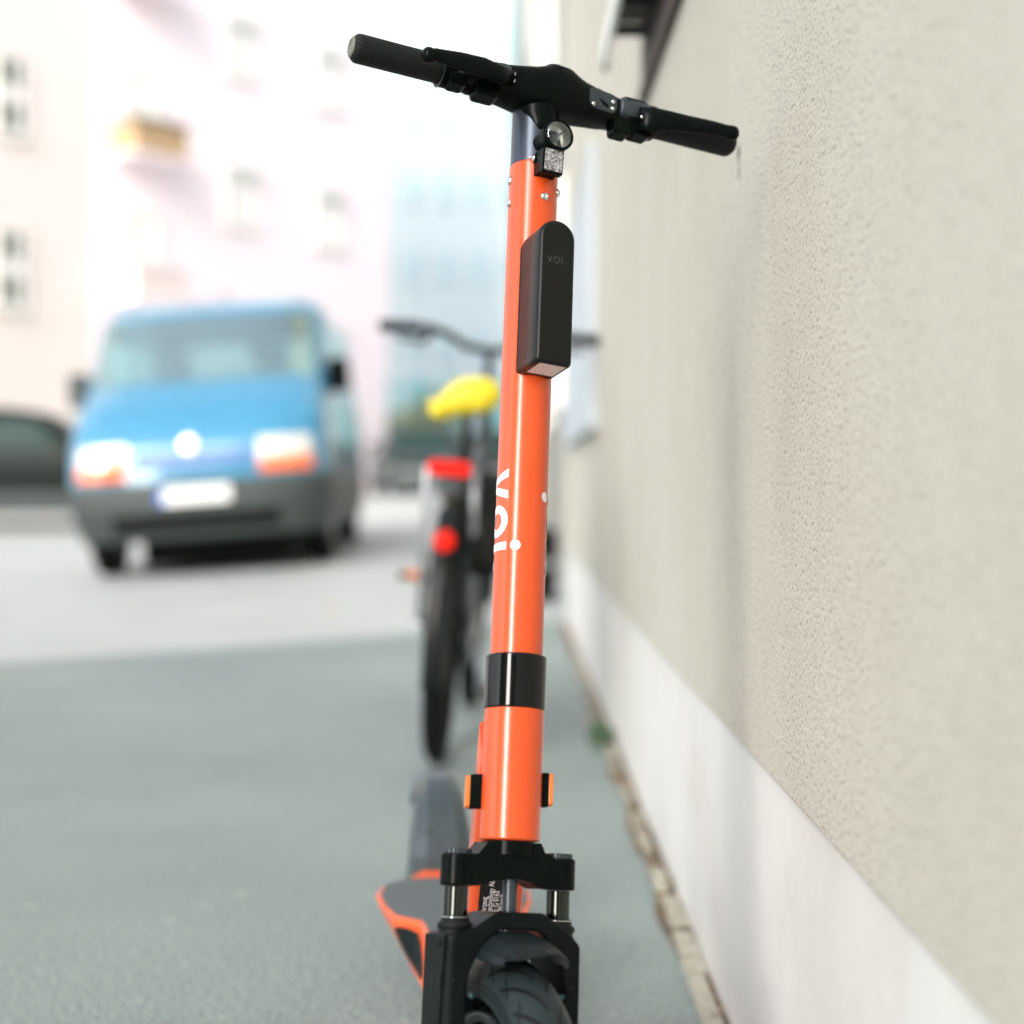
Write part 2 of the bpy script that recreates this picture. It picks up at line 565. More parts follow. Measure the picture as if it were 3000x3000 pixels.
# pale board on the wall
board = thing('wall_board', 'long blank white board mounted low on the beige wall behind the scooter', 'sign', (WX - 0.015, 6.2, 0.9))
g = MB()
g.abox(WX - 0.03, WX - 0.002, 5.15, 7.6, 0.92, 1.80)
obj('panel', g, mat('board_white', (0.50, 0.56, 0.60), 0.6), board, bevel=0.008)
g = MB()
for (a, b, c, d) in ((5.13, 7.62, 1.80, 1.82), (5.13, 7.62, 0.90, 0.92), (5.13, 5.15, 0.92, 1.80), (7.60, 7.62, 0.92, 1.80)):
    g.abox(WX - 0.032, WX - 0.002, a, b, c, d)
obj('frame', g, mat('board_frame', (0.48, 0.53, 0.56), 0.6), board)

# projecting window guard over the wall
can = thing('window_guard', 'dark metal window guard with pale front rail jutting from the wall above the handlebar', 'window guard', (WX, 3.2, 1.6))
g = MB()
g.box((0.194, 2.5, 1.617), (0.006, 0, 0), (0, 0.86, 0), (0, 0, 0.022))
obj('front_rail', g, M['sill'], can, bevel=0.002)
g = MB()
g.abox(0.2005, WX - 0.001, 1.7, 3.158, 1.626, 1.640)
obj('underside', g, M['canopy'], can)
for yb in (2.55, 2.80, 2.98, 3.17):
    g = MB()
    g.abox(0.2005, WX - 0.001, yb - 0.010, yb + 0.010, 1.604, 1.6255)
    obj('crossbar', g, M['darkbar'], can, bevel=0.002)
g = MB()
g.tube([(0.197, 3.36, 1.617), (0.199, 3.42, 1.600)], [0.008, 0.005], 10)
obj('end_cap', g, M['darkbar'], can)
win = thing('wall_window', 'dark ground floor window in the beige wall behind the projecting guard', 'window', (WX, 2.9, 1.5))
g = MB()
g.abox(WX - 0.012, WX - 0.001, 2.25, 3.28, 1.53, 2.9)
obj('shutter', g, mat('brown_shutter', (0.014, 0.010, 0.007), 0.7, var=(10, 0.3)), win, bevel=0.003)
g = MB()
g.abox(WX - 0.016, WX - 0.001, 2.20, 3.32, 1.500, 1.529)
obj('sill', g, mat('brown_sill', (0.07, 0.05, 0.04), 0.7), win, bevel=0.003)

# edging stones
y = 1.84
k = 0
lens = [0.47, 0.21, 0.17, 0.13, 0.16, 0.11, 0.2, 0.12, 0.26, 0.16, 0.14, 0.3, 0.17, 0.24, 0.2, 0.3]
names = ['long pale edging stone nearest the camera, with a dark gap between it and the wall',
         'short worn brownish edging stone butting against the far end of the long pale one']
for L in lens:
    gap = random.uniform(0.01, 0.05) if k < 2 else random.uniform(0.05, 0.16)
    y0, y1 = y, y + L
    wd = random.uniform(0.026, 0.034) if k < 3 else random.uniform(0.014, 0.024)
    x0 = 0.2545 + random.uniform(-0.002, 0.003)
    if k == 0:
        x0, wd, gap = 0.2515, 0.024, 0.012
    if k == 1:
        x0, wd = 0.2535, 0.031
    h = random.uniform(0.010, 0.020)
    cyy = (y0 + y1) / 2
    g = MB()
    poly = []
    nn = 7
    for i in range(nn + 1):
        poly.append((x0 + random.uniform(-0.002, 0.002), y0 + (y1 - y0) * i / nn))
    for i in range(nn, -1, -1):
        poly.append((x0 + wd + random.uniform(-0.002, 0.002), y0 + (y1 - y0) * i / nn))
    g.prism(poly, lambda a, b: (a, b, -0.02), lambda a, b: (a, b, h + random.uniform(-0.002, 0.002)))
    o = obj('edging_stone', g, M['stone'], bevel=0.002, loc=(x0, cyy, 0))
    tag(o, names[k] if k < 2 else 'small weathered edging stone in the blurred row along the wall base', 'stone', 'edging stones along the wall base')
    y = y1 + gap
    k += 1

# leaf litter and grit lying in the gutter strip
g = MB()
for _ in range(900):
    yy = random.uniform(1.3, 8.3)
    xx = random.uniform(0.246, 0.284)
    if yy < 2.5 and random.random() < 0.8:
        continue
    zz = random.uniform(0.006, 0.016)
    sz = random.uniform(0.003, 0.009)
    q = random.uniform(0, 6.28)
    a, b = Vector((math.cos(q), math.sin(q), random.uniform(-0.4, 0.4))) * sz, Vector((-math.sin(q), math.cos(q), random.uniform(-0.4, 0.4))) * sz * 0.6
    c0 = Vector((xx, yy, zz))
    g.add([c0 - a, c0 + b, c0 + a, c0 - b], [(0, 1, 2, 3)])
struct(obj('leaf_litter', g, mat('litter', (0.30, 0.16, 0.07), 0.9, mix=((0.05, 0.045, 0.03), 60, 0.42, 0.55)), merge=False, recalc=False), 'stuff')

# weed and dry leaves
def leaf_cloud(mb, c, rad, n, size, flat=1.0):
    for _ in range(n):
        d = Vector((random.gauss(0, 1), random.gauss(0, 1), random.gauss(0, 1)))
        d = d.normalized() * (random.random() ** 0.5)
        p = Vector(c) + Vector((d.x * rad[0], d.y * rad[1], d.z * rad[2]))
        a = Vector((random.gauss(0, 1), random.gauss(0, 1), random.gauss(0, 0.6))).normalized()
        b = a.orthogonal().normalized()
        b.rotate(Matrix.Rotation(random.uniform(0, 6.28), 3, a))
        c2 = a.cross(b)
        s = size * random.uniform(0.6, 1.3)
        mb.add([p - b * s, p + c2 * s * 0.5, p + b * s, p - c2 * s * 0.5], [(0, 1, 2, 3)])
weed = thing('weed', 'small green weed growing at the foot of the wall behind the scooter', 'plant', (0.25, 4.4, 0))
g = MB()
for i in range(9):
    a = random.uniform(0, 6.28)
    q = Vector((0.25, 4.4, 0.0))
    tip = q + Vector((math.cos(a) * 0.03 - 0.008, math.sin(a) * 0.10, random.uniform(0.03, 0.07)))
    g.tube([q, (q + tip) / 2 + Vector((0, 0, 0.01)), tip], [0.0015, 0.001, 0.0006], 5)
obj('stem', g, M['leaf'], weed)
g = MB()
leaf_cloud(g, (0.243, 4.4, 0.035), (0.035, 0.13, 0.035), 150, 0.011)
obj('foliage', g, M['leaf'], weed, merge=False, recalc=False)
def dry_leaf(x, y, s, label, m=M['leafdry']):
    g = MB()
    vs, fs = [], []
    a0 = random.uniform(0, 6.28)
    z = gz(x, y) + 0.003
    pts = []
    for i in range(10):
        q = 2 * math.pi * i / 10
        rr = s * (1 + 0.35 * math.cos(5 * q)) * (0.6 + 0.4 * abs(math.cos(q)))
        pts.append((x + rr * math.cos(q + a0), y + rr * math.sin(q + a0), z + 0.15 * s * (1 + math.cos(2 * q))))
    pts.append((x, y, z))
    g.add(pts, [(i, (i + 1) % 10, 10) for i in range(10)])
    tag(obj('fallen_leaf', g, m, loc=(x, y, z), recalc=False), label, 'leaf')
dry_leaf(0.222, 4.88, 0.022, 'orange brown fallen leaf on the asphalt near the weed')
dry_leaf(0.262, 4.2, 0.014, 'tan fallen leaf on the soil just in front of the weed')
dry_leaf(-1.0, 8.9, 0.05, 'pale tan fallen leaf lying on the road in front of the van', mat('tan_leaf', (0.75, 0.6, 0.42), 0.8))

# ------------------------------------------------------------------ the electric kick scooter
sc = thing('kick_scooter', 'orange electric kick scooter with black handlebar, parked facing the camera beside the wall', 'scooter', (0.0, 1.9, 0.0))
TH = R(23)
O = Vector((-0.002, 1.435, 0.394))
A = Vector((0.0375, 0.268, 1.0)).normalized()
uz = -(A.x * math.cos(TH) + A.y * math.sin(TH)) / A.z
U = Vector((math.cos(TH), math.sin(TH), uz)).normalized()
V = U.cross(A).normalized()
def S(u, v, w):
    return O + U * u + V * v + A * w
def axis_lathe(name, prof, m, n=48, parent=sc, u=0, v=0, bevel=None):
    g = MB()
    g.lathe(S(u, v, 0), A, prof, n)
    return obj(name, g, m, parent, bevel=bevel)
RP = 0.0243
# tubes
axis_lathe('head_tube', [(0.0245, 0.0), (0.0273, 0.0015), (0.0273, 0.117)], M['orange'], 64)
axis_lathe('collar', [(0.0270, 0.1172), (0.0281, 0.1180), (0.0281, 0.1655), (0.0270, 0.1665)], M['blackgloss'], 64)
pole = axis_lathe('pole', [(RP, 0.160), (RP, 0.30), (RP, 0.45), (RP, 0.656), (RP - 0.0008, 0.6575)], M['orange'], 96)
axis_lathe('upper_stem', [(RP - 0.0006, 0.64), (RP - 0.0006, 0.735)], M['anod'], 64)
g = MB()
fr = lambda phi: U * math.sin(phi) + V * math.cos(phi)
phi = R(20) - TH
g.lathe(S(0, 0, 0.126) + fr(phi) * 0.0278, fr(phi), [(0.0022, 0), (0.0022, 0.0006), (0.0014, 0.001), (0.0003, 0.0004)], 16)
obj('collar_button', g, M['blackgloss'], sc)

# lettering wrapped round the pole: s runs down the pole, t runs round it (towards the viewer)
def wrap_letters(name, phi0, w0, sgn):
    RR = RP + 0.0004
    xh = 0.0288
    g = MB()
    def P(s, t):
        ph = phi0 + sgn * t / RP
        return S(0, 0, w0 - sgn * s) + fr(ph) * RR
    def quad(p0, p1, p2, p3, n=10):
        """p0-p1 one long edge, p3-p2 the other"""
        vs, fs = [], []
        for i in range(n + 1):
            k = i / n
            for j in range(3):
                h = j / 2
                a = [p0[c] + (p1[c] - p0[c]) * k for c in (0, 1)]
                b = [p3[c] + (p2[c] - p3[c]) * k for c in (0, 1)]
                vs.append(P(a[0] + (b[0] - a[0]) * h, a[1] + (b[1] - a[1]) * h))
        for i in range(n):
            for j in range(2):
                a = i * 3 + j
                fs.append((a, a + 1, a + 4, a + 3))
        g.add(vs, fs, True)
    h = xh / 2
    k = 0.0078
    # v
    quad((0.0, h), (0.0105, -h), (0.0175, -h), (0.0078, h))
    quad((0.0291, h), (0.0186, -h), (0.0116, -h), (0.0213, h))
    # o
    n = 40
    cs = 0.0493
    vs, fs = [], []
    for i in range(n):
        q = 2 * math.pi * i / n
        for rr in (0.0078, 0.0115, 0.0155):
            vs.append(P(cs + rr * math.cos(q), rr * 0.97 * math.sin(q)))
    for i in range(n):
        for j in range(2):
            a, b = i * 3 + j, ((i + 1) % n) * 3 + j
            fs.append((a, a + 1, b + 1, b))
    g.add(vs, fs, True)
    # i
    quad((0.0702, h), (0.0702, -h), (0.0776, -h), (0.0776, h))
    for (ds, dt) in ((0.0739, h + 0.0088), (0.0905, -h + 0.0046)):
        vs = [P(ds, dt)] + [P(ds + 0.0049 * math.cos(2 * math.pi * i / 20), dt + 0.0049 * math.sin(2 * math.pi * i / 20)) for i in range(20)]
        g.add(vs, [(0, 1 + i, 1 + (i + 1) % 20) for i in range(20)], True)
    return obj(name, g, M['white'], pole, recalc=False)
wrap_letters('lettering', R(-90), 0.3404, 1)
wrap_letters('lettering', R(90), 0.2420, -1)

# pole screws
for phi, ww in ((R(-74) - TH + R(3), 0.640), (R(-74) - TH + R(3), 0.616), (R(27) - TH, 0.6185), (R(80) - TH, 0.631)):
    g = MB()
    d = fr(phi)
    g.lathe(S(0, 0, ww) + d * (RP - 0.0005), d, [(0.0043, 0), (0.0043, 0.0014), (0.0034, 0.0028), (0.0018, 0.0033), (0.0017, 0.0018), (0.0002, 0.0018)], 16)
    obj('screw', g, M['chrome'], sc)

# tracker box on the front of the pole
BW = 0.0375
bw0, bw1 = 0.4325, 0.5780
def boxprof(inset):
    hw = BW / 2 - inset
    r = hw
    pts = []
    rb = 0.004
    for k in range(5):
        a = R(180 + 90 * k / 4)
        pts.append((-hw + rb + rb * math.cos(a), bw0 + inset + rb + rb * math.sin(a)))
    for k in range(5):
        a = R(270 + 90 * k / 4)
        pts.append((hw - rb + rb * math.cos(a), bw0 + inset + rb + rb * math.sin(a)))
    for k in range(17):
        a = R(0 + 180 * k / 16)
        pts.append((r * math.cos(a), bw1 - inset - r + r * math.sin(a)))
    return pts
g = MB()
rings = []
for v, ins in ((0.004, 0.0005), (0.020, 0.0005), (0.0202, 0.0010), (0.0208, 0.0010), (0.0210, 0.0), (0.0585, 0.0), (0.0607, 0.0006), (0.0625, 0.0020), (0.0631, 0.0035)):
    rings.append([S(a, v, b) for a, b in boxprof(ins)])
g.loft(rings, caps=True)
tb = obj('tracker_box', g, M['boxside'], sc)
# soft round corners need autosmooth-like split: caps stay flat
def letters_flat(name, parent, m):
    v = 0.0633
    o = S(-0.0115, v, 0.5330)
    return text_mesh('voi.', 0.0145, m, name, parent, o, U, A)
letters_flat('embossed_lettering', tb, mat('emboss', (0.03, 0.033, 0.032), 0.2))
g = MB()
wv = bw0 - 0.0003
g.add([S(-0.0135, 0.030, wv), S(0.0135, 0.030, wv), S(0.0135, 0.060, wv), S(-0.0135, 0.060, wv)], [(0, 1, 2, 3)])
obj('sticker', g, M['sticker'], tb, recalc=False)

# handlebar cover (central body)
WB = 0.7385
rowsb = [(-0.112, .0115, .0115, .0125, .012), (-0.10, .013, .0135, .014, .013), (-0.075, .015, .0155, .018, .015), (-0.057, .016, .017, .021, .017), (-0.035, .0185, .0205, .025, .02), (-0.012, .022, .0245, .030, .022),
         (-0.002, .0255, .0245, .031, .022), (0.004, .030, .0245, .0315, .022), (0.010, .0315, .0243, .0315, .022), (0.024, .0310, .0238, .030, .022), (0.029, .0295, .023, .029, .021), (0.034, .026, .0225, .028, .020),
         (0.044, .0215, .0215, .025, .018), (0.056, .0190, .0205, .0225, .016), (0.068, .0172, .0195, .021, .015), (0.08, .0155, .0175, .019, .014), (0.093, .0138, .0155, .016, .013), (0.112, .0115, .0115, .0125, .012)]
def sup(a, e):
    return math.copysign(abs(a) ** e, a)
g = MB()
rings = []
for u, top, bot, fv, bv in rowsb:
    ring = []
    for k in range(36):
        q = 2 * math.pi * k / 36
        cv, cw = sup(math.cos(q), 0.75), sup(math.sin(q), 0.75)
        ring.append(S(u, 0.004 + (fv if cv > 0 else bv) * cv, WB + (top if cw > 0 else bot) * cw))
    rings.append(ring)
g.loft(rings)
hb = obj('handlebar_cover', g, M['black'], sc)
# neck of the cover towards the stem
g = MB()
rings = []
for ww, ru, rv, vc in ((0.745, .026, .024, .002), (0.722, .0245, .0255, .0015), (0.708, .0215, .022, .004), (0.698, .015, .014, .012), (0.690, .009, .007, .018)):
    rings.append([S(ru * math.cos(q), vc + rv * math.sin(q), ww) for q in [2 * math.pi * k / 24 for k in range(24)]])
g.loft(rings)
obj('cover_neck', g, M['black'], sc)
# recessed satin plates left and right with screws
for (u0, u1, wc) in ((-0.098, -0.040, 0.001), (0.046, 0.080, 0.0)):
    g = MB()
    uc, uw = (u0 + u1) / 2, (u1 - u0)
    def fsurf(a, b, off):
        # sample the cover front at u=a
        fv = next((r0[3] + (r1[3] - r0[3]) * (a - r0[0]) / (r1[0] - r0[0]) for r0, r1 in zip(rowsb, rowsb[1:]) if r0[0] <= a <= r1[0]), 0.014)
        hh = 0.0215 if abs(a) < 0.05 else 0.0185
        c = max(0.0, 1 - abs((b) / hh) ** (1 / 0.375)) ** 0.375
        return S(a, 0.004 + fv * c + off, WB + b)
    g2 = []
    poly = rrect(uw, 0.022, 0.007, 4, uc, wc)
    g.prism(poly, lambda a, b: fsurf(a, b, -0.002), lambda a, b: fsurf(a, b, 0.0011))
    obj('cover_plate', g, M['satin'], hb, bevel=0.0006)
for (u, b, v) in ((-0.038, -0.006, 0.0275), (0.0745, -0.006, 0.0235), (0.0745, 0.001, 0.0245), (0.051, -0.008, 0.027), (-0.038, 0.001, 0.0282)):
    g = MB()
    g.lathe(S(u, v, WB + b), V, [(0.0024, 0), (0.0024, 0.0014), (0.0012, 0.0022), (0.0002, 0.0022)], 12)
    obj('screw', g, M['chrome'], hb)
# bar
g = MB()
g.tube([S(-0.19, 0.004, WB), S(0.22, 0.004, WB)], 0.011, 24)
obj('bar', g, M['black'], sc)
# grips with knurl
def knurl_mat():
    m = mat('knurled_rubber', (0.012, 0.014, 0.014), 0.5, spec=0.2)
    nt = m.node_tree
    p = nt.nodes['Principled BSDF']
    uv = node(nt, 'ShaderNodeUVMap')
    vo = node(nt, 'ShaderNodeTexVoronoi', i_Scale=1.0, i_Randomness=0.0)
    nt.links.new(uv.outputs[0], vo.inputs['Vector'])
    bn = node(nt, 'ShaderNodeBump', invert=True)
    bn.inputs['Strength'].default_value = 1.0
    bn.inputs['Distance'].default_value = 0.0012
    nt.links.new(vo.outputs[0], bn.inputs['Height'])
    nt.links.new(bn.outputs[0], p.inputs['Normal'])
    mr = node(nt, 'ShaderNodeMapRange')
    for i, v in ((1, 0.15), (2, 0.45), (3, 1.0), (4, 0.0)):
        mr.inputs[i].default_value = v
    nt.links.new(vo.outputs[0], mr.inputs[0])
    mx = node(nt, 'ShaderNodeMix', data_type='RGBA')
    nt.links.new(mr.outputs[0], mx.inputs[0])
    mx.inputs[6].default_value = (0.002, 0.003, 0.003, 1)
    mx.inputs[7].default_value = (0.018, 0.022, 0.022, 1)
    nt.links.new(mx.outputs[2], p.inputs['Base Color'])
    return m
M['knurl'] = knurl_mat()
def grip(u0, u1):
    n, k = 40, 64
    r = 0.0143
    me_v, me_f, uvs = [], [], []
    for i in range(n + 1):
        u = u0 + (u1 - u0) * i / n
        e = min(1, abs(u - (u0 if abs(u0) > abs(u1) else u1)) / 0.006)
        rr = r * (1 - 0.28 * (1 - e) ** 2)
        for j in range(k + 1):
            q = 2 * math.pi * j / k
            me_v.append(S(u, 0.004 + rr * math.cos(q), WB + rr * math.sin(q)))
            uvs.append((u / 0.0026, q / (2 * math.pi) * 34 + (0.0)))
    for i in range(n):
        for j in range(k):
            a = i * (k + 1) + j
            me_f.append((a, a + 1, a + k + 2, a + k + 1))
    base = Vector(sc['base'])
    me = bpy.data.meshes.new('grip')
    me.from_pydata([p - base for p in me_v], [], me_f)
    ul = me.uv_layers.new(name='UVMap')
    for lp in me.loops:
        a = uvs[lp.vertex_index]
        # stagger rows
        ul.data[lp.index].uv = (a[0] * 0.8 + a[1] * 0.5, a[1])
    for p in me.polygons:
        p.use_smooth = True
    me.materials.append(M['knurl'])
    o = bpy.data.objects.new('grip', me)
    C.objects.link(o)
    o.parent = sc
    # end cap
    ue = u0 if abs(u0) > abs(u1) else u1
    sg = -1 if ue < 0 else 1
    g = MB()
    g.lathe(S(ue, 0.004, WB), U * sg, [(0.0104, -0.0002), (0.0100, 0.0010), (0.0080, 0.0022), (0.0072, 0.0022), (0.0068, 0.0012), (0.0002, 0.0012)], 32)
    obj('end_cap', g, mat('cap_grey', (0.16, 0.16, 0.14), 0.5), o)
    return o
grip(-0.198, -0.103)
grip(0.128, 0.2275)
# clamp rings, brake lever bodies and levers
def bring(u0, u1, r, m=M['black'], nm='clamp_ring'):
    g = MB()
    c = 0.0012
    L = u1 - u0
    g.lathe(S(u0, 0.004, WB), U, [(r - c, 0), (r, c), (r, L - c), (r - c, L)], 36)
    return obj(nm, g, m, sc)
bring(-0.1085, -0.078, 0.0170)
bring(-0.1080, -0.1064, 0.0178, M['satin'])
bring(-0.078, -0.055, 0.0178)
bring(0.094, 0.118, 0.0205)
bring(0.0925, 0.0945, 0.0195, M['satin'])
bring(0.1135, 0.1150, 0.0212, M['satin'])
bring(0.118, 0.132, 0.0182)
bring(0.132, 0.1335, 0.0160, M['satin'])
g = MB()
for (u, h) in ((0.078, .0155), (0.083, .016), (0.088, .0165), (0.093, .0175)):
    g.tube([S(u - 0.0012, 0.0, WB), S(u + 0.0012, 0.0, WB)], h, 24)
obj('cable_boot', g, M['black'], sc)
# bell housing to the right of the cover
g = MB()
rings = []
for u, r in ((0.084, 0.012), (0.086, 0.0135), (0.119, 0.0135), (0.121, 0.012)):
    rings.append([S(u, 0.010 + r * 1.2 * sup(math.cos(q), 0.6), WB + 0.0005 + r * 0.8 * sup(math.sin(q), 0.6)) for q in [2 * math.pi * k / 28 for k in range(28)]])
g.loft(rings)
obj('lever_housing', g, M['satin'], sc)
g = MB()
rings = []
for u, r in ((-0.088, 0.010), (-0.086, 0.0125), (-0.050, 0.0125), (-0.047, 0.010)):
    rings.append([S(u, 0.014 + r * 1.3 * sup(math.cos(q), 0.6), WB - 0.003 + r * 0.85 * sup(math.sin(q), 0.6)) for q in [2 * math.pi * k / 28 for k in range(28)]])
g.loft(rings)
obj('lever_housing', g, M['black'], sc)
def lever(pts, root, tip, nm='brake_lever'):
    n_ = len(pts) - 1
    pts = [(u, v, ww + root + (tip - root) * min(1, i / 6), hw * 1.12, hv) for i, (u, v, ww, hw, hv) in enumerate(pts)]
    g = MB()
    rings = []
    cs = [S(*p[:3]) for p in pts]
    for (u, v, ww, hw, hv) in pts:
        rings.append([S(u, v + hv * math.cos(q), ww + hw * math.sin(q)) for q in [2 * math.pi * k / 20 for k in range(20)]])
    g.loft(rings)
    return obj(nm, g, M['blackgloss'] if 0 else M['black'], sc)
lever([(-0.040, 0.030, WB - 0.001, .0075, .006), (-0.055, 0.036, WB - 0.001, .0085, .006), (-0.075, 0.042, WB + 0.001, .0095, .0055), (-0.100, 0.044, WB + 0.003, .0085, .005),
       (-0.118, 0.044, WB + 0.006, .0065, .0045), (-0.1275, 0.044, WB + 0.0085, .0060, .0050), (-0.130, 0.044, WB + 0.009, .0068, .0068), (-0.1335, 0.044, WB + 0.009, .0074, .0074), (-0.137, 0.044, WB + 0.009, .0068, .0068), (-0.1398, 0.044, WB + 0.009, .004, .004), (-0.1405, 0.044, WB + 0.009, .0005, .0005)], -0.004, -0.021)
lever([(0.104, 0.026, WB - 0.006, .011, .007), (0.118, 0.031, WB - 0.006, .0125, .006), (0.135, 0.034, WB - 0.003, .010, .0055), (0.155, 0.034, WB + 0.000, .0085, .005),
       (0.185, 0.034, WB + 0.004, .0072, .0045), (0.203, 0.034, WB + 0.006, .0062, .0046), (0.207, 0.034, WB + 0.0065, .0068, .0066), (0.2105, 0.034, WB + 0.0065, .0072, .0072), (0.214, 0.034, WB + 0.0065, .0066, .0066), (0.2165, 0.034, WB + 0.0065, .004, .004), (0.217, 0.034, WB + 0.0065, .0005, .0005)], -0.004, -0.011)
for (u0, u1, z0, z1, v0, v1) in ((-0.102, -0.084, -0.0215, -0.008, 0.004, 0.022), (-0.075, -0.050, -0.0265, -0.008, 0.004, 0.024), (0.079, 0.099, -0.0285, -0.010, 0.002, 0.020), (0.100, 0.122, -0.0255, -0.012, 0.002, 0.020)):
    g = MB()
    g.prism(rrect(u1 - u0, z1 - z0, 0.004, 4, (u0 + u1) / 2, (z0 + z1) / 2), lambda a, b: S(a, v0, WB + b), lambda a, b: S(a, v1, WB + b))
    obj('lever_clamp', g, M['black'], sc, bevel=0.001)
for (u, b, v) in ((-0.052, -0.008, 0.0325), (0.103, -0.013, 0.0335)):
    g = MB()
    g.lathe(S(u, v, WB + b), V, [(0.0018, 0), (0.0018, 0.0014), (0.0002, 0.002)], 12)
    obj('pivot_bolt', g, M['chrome'], sc)

# headlight with reflector
HV = Matrix.Rotation(R(4), 3, A) @ V
hw_ = 0.6755
hc = S(0.0, -0.015, hw_)
hl = MB()
hl.lathe(hc, HV, [(0.0125, 0.012), (0.0138, 0.020), (0.0138, 0.046), (0.0150, 0.052), (0.0163, 0.058), (0.0163, 0.0630), (0.0152, 0.0645), (0.0140, 0.0640), (0.0138, 0.0580)], 48, caps=False)
hlo = obj('headlight', hl, M['black'], sc)
g = MB()
g.lathe(hc, HV, [(0.0136, 0.0632), (0.0126, 0.059), (0.0095, 0.053), (0.0050, 0.0505), (0.0002, 0.050)], 40, caps=False)
obj('lamp_bowl', g, mat('bowl', (0.8, 0.78, 0.74), 0.3, metal=0.35), hlo)
g = MB()
g.lathe(hc + U * -0.002 + A * 0.001, HV, [(0.0052, 0.051), (0.0050, 0.056), (0.0044, 0.0575), (0.0040, 0.056), (0.0028, 0.0545), (0.0002, 0.054)], 24)
obj('lamp_bulb', g, M['satin'], hlo)
for a0 in (40, 160, 285):
    g = MB()
    d = U * math.cos(R(a0)) + A * math.sin(R(a0))
    e = HV.cross(d)
    g.box(hc + HV * 0.0585 + d * 0.0088, d * 0.0042, e * 0.0006, HV * 0.0028)
    obj('lamp_rib', g, M['satin'], hlo)
g = MB()
g.lathe(hc, HV, [(0.0139, 0.0632), (0.0125, 0.0650), (0.0090, 0.0664), (0.0045, 0.0671), (0.0002, 0.0673)], 40, caps=False)
obj('lens', g, M['glass_clear'], hlo)
# reflector block below
g = MB()
g.prism(rrect(0.0225, 0.0265, 0.002, 3, 0.001, hw_ - 0.0270), lambda a, b: S(a, 0.0360, b), lambda a, b: S(a, 0.0450 - 0.10 * (hw_ - 0.015 - b), b))
g.prism([(-0.010, hw_ - 0.013), (0.010, hw_ - 0.013), (0.011, hw_ - 0.037), (-0.0098, hw_ - 0.037)], lambda a, b: S(a, 0.018, b), lambda a, b: S(a, 0.0359, b))
rb = obj('reflector_holder', g, M['black'], sc, bevel=0.0008)
def refl_mat():
    m = mat('prism_reflector', (0.6, 0.62, 0.60), 0.12, metal=0.3)
    nt = m.node_tree
    p = nt.nodes['Principled BSDF']
    tc = node(nt, 'ShaderNodeTexCoord')
    vo = node(nt, 'ShaderNodeTexVoronoi', i_Scale=620.0)
    nt.links.new(tc.outputs['Object'], vo.inputs['Vector'])
    bn = node(nt, 'ShaderNodeBump')
    bn.inputs['Strength'].default_value = 1.0
    bn.inputs['Distance'].default_value = 0.002
    nt.links.new(vo.outputs[0], bn.inputs['Height'])
    nt.links.new(bn.outputs[0], p.inputs['Normal'])
    mr = node(nt, 'ShaderNodeMapRange')
    mr.inputs[3].default_value = 0.02
    mr.inputs[4].default_value = 0.75
    nt.links.new(vo.outputs['Color'], mr.inputs[0])
    cc = node(nt, 'ShaderNodeCombineColor')
    for i in range(3):
        nt.links.new(mr.outputs[0], cc.inputs[i])
    nt.links.new(cc.outputs[0], p.inputs['Base Color'])
    return m
g = MB()
g.prism(rrect(0.0190, 0.0220, 0.0012, 3, 0.0012, hw_ - 0.0270), lambda a, b: S(a, 0.0435 - 0.10 * (hw_ - 0.015 - b), b), lambda a, b: S(a, 0.0457 - 0.10 * (hw_ - 0.015 - b), b))
obj('front_reflector', g, refl_mat(), rb)
g = MB()
ps = S(-0.0105, 0.024, hw_ - 0.019)
g.lathe(ps, -U, [(0.0038, 0), (0.0038, 0.0016), (0.0026, 0.003), (0.0012, 0.0032), (0.0002, 0.0026)], 16)
g.lathe(ps - U * 0.003 , -U, [(0.0014, 0), (0.0014, 0.003), (0.0002, 0.003)], 8)
obj('bracket_bolt', g, M['chrome'], rb)

# side reflectors on the head tube (body direction)
BET = R(6)
BB = Vector((-math.sin(BET), math.cos(BET), 0))
BL = Vector((-math.cos(BET), -math.sin(BET), 0))
for sg, ex in ((1, 0.0), (-1, -0.0035)):
    c0 = S(0, 0, 0.043) + BB * 0.008
    d = BL * sg
    Z = A
    Yv = Z.cross(d).normalized()
    g = MB()
    g.prism(rrect(0.020, 0.031, 0.003, 3), lambda a, b: c0 + d * 0.024 + Yv * a + Z * b, lambda a, b: c0 + d * (0.0375 + ex) + Yv * a * 0.96 + Z * b * 0.98)
    h = obj('reflector_mount', g, M['black'], sc, bevel=0.0008)
    g = MB()
    g.prism(rrect(0.0185, 0.029, 0.003, 3), lambda a, b: c0 + d * (0.0372 + ex) + Yv * a + Z * b, lambda a, b: c0 + d * (0.0415 + ex) + Yv * a + Z * b)
    obj('side_reflector', g, M['amber'], h, bevel=0.0008)

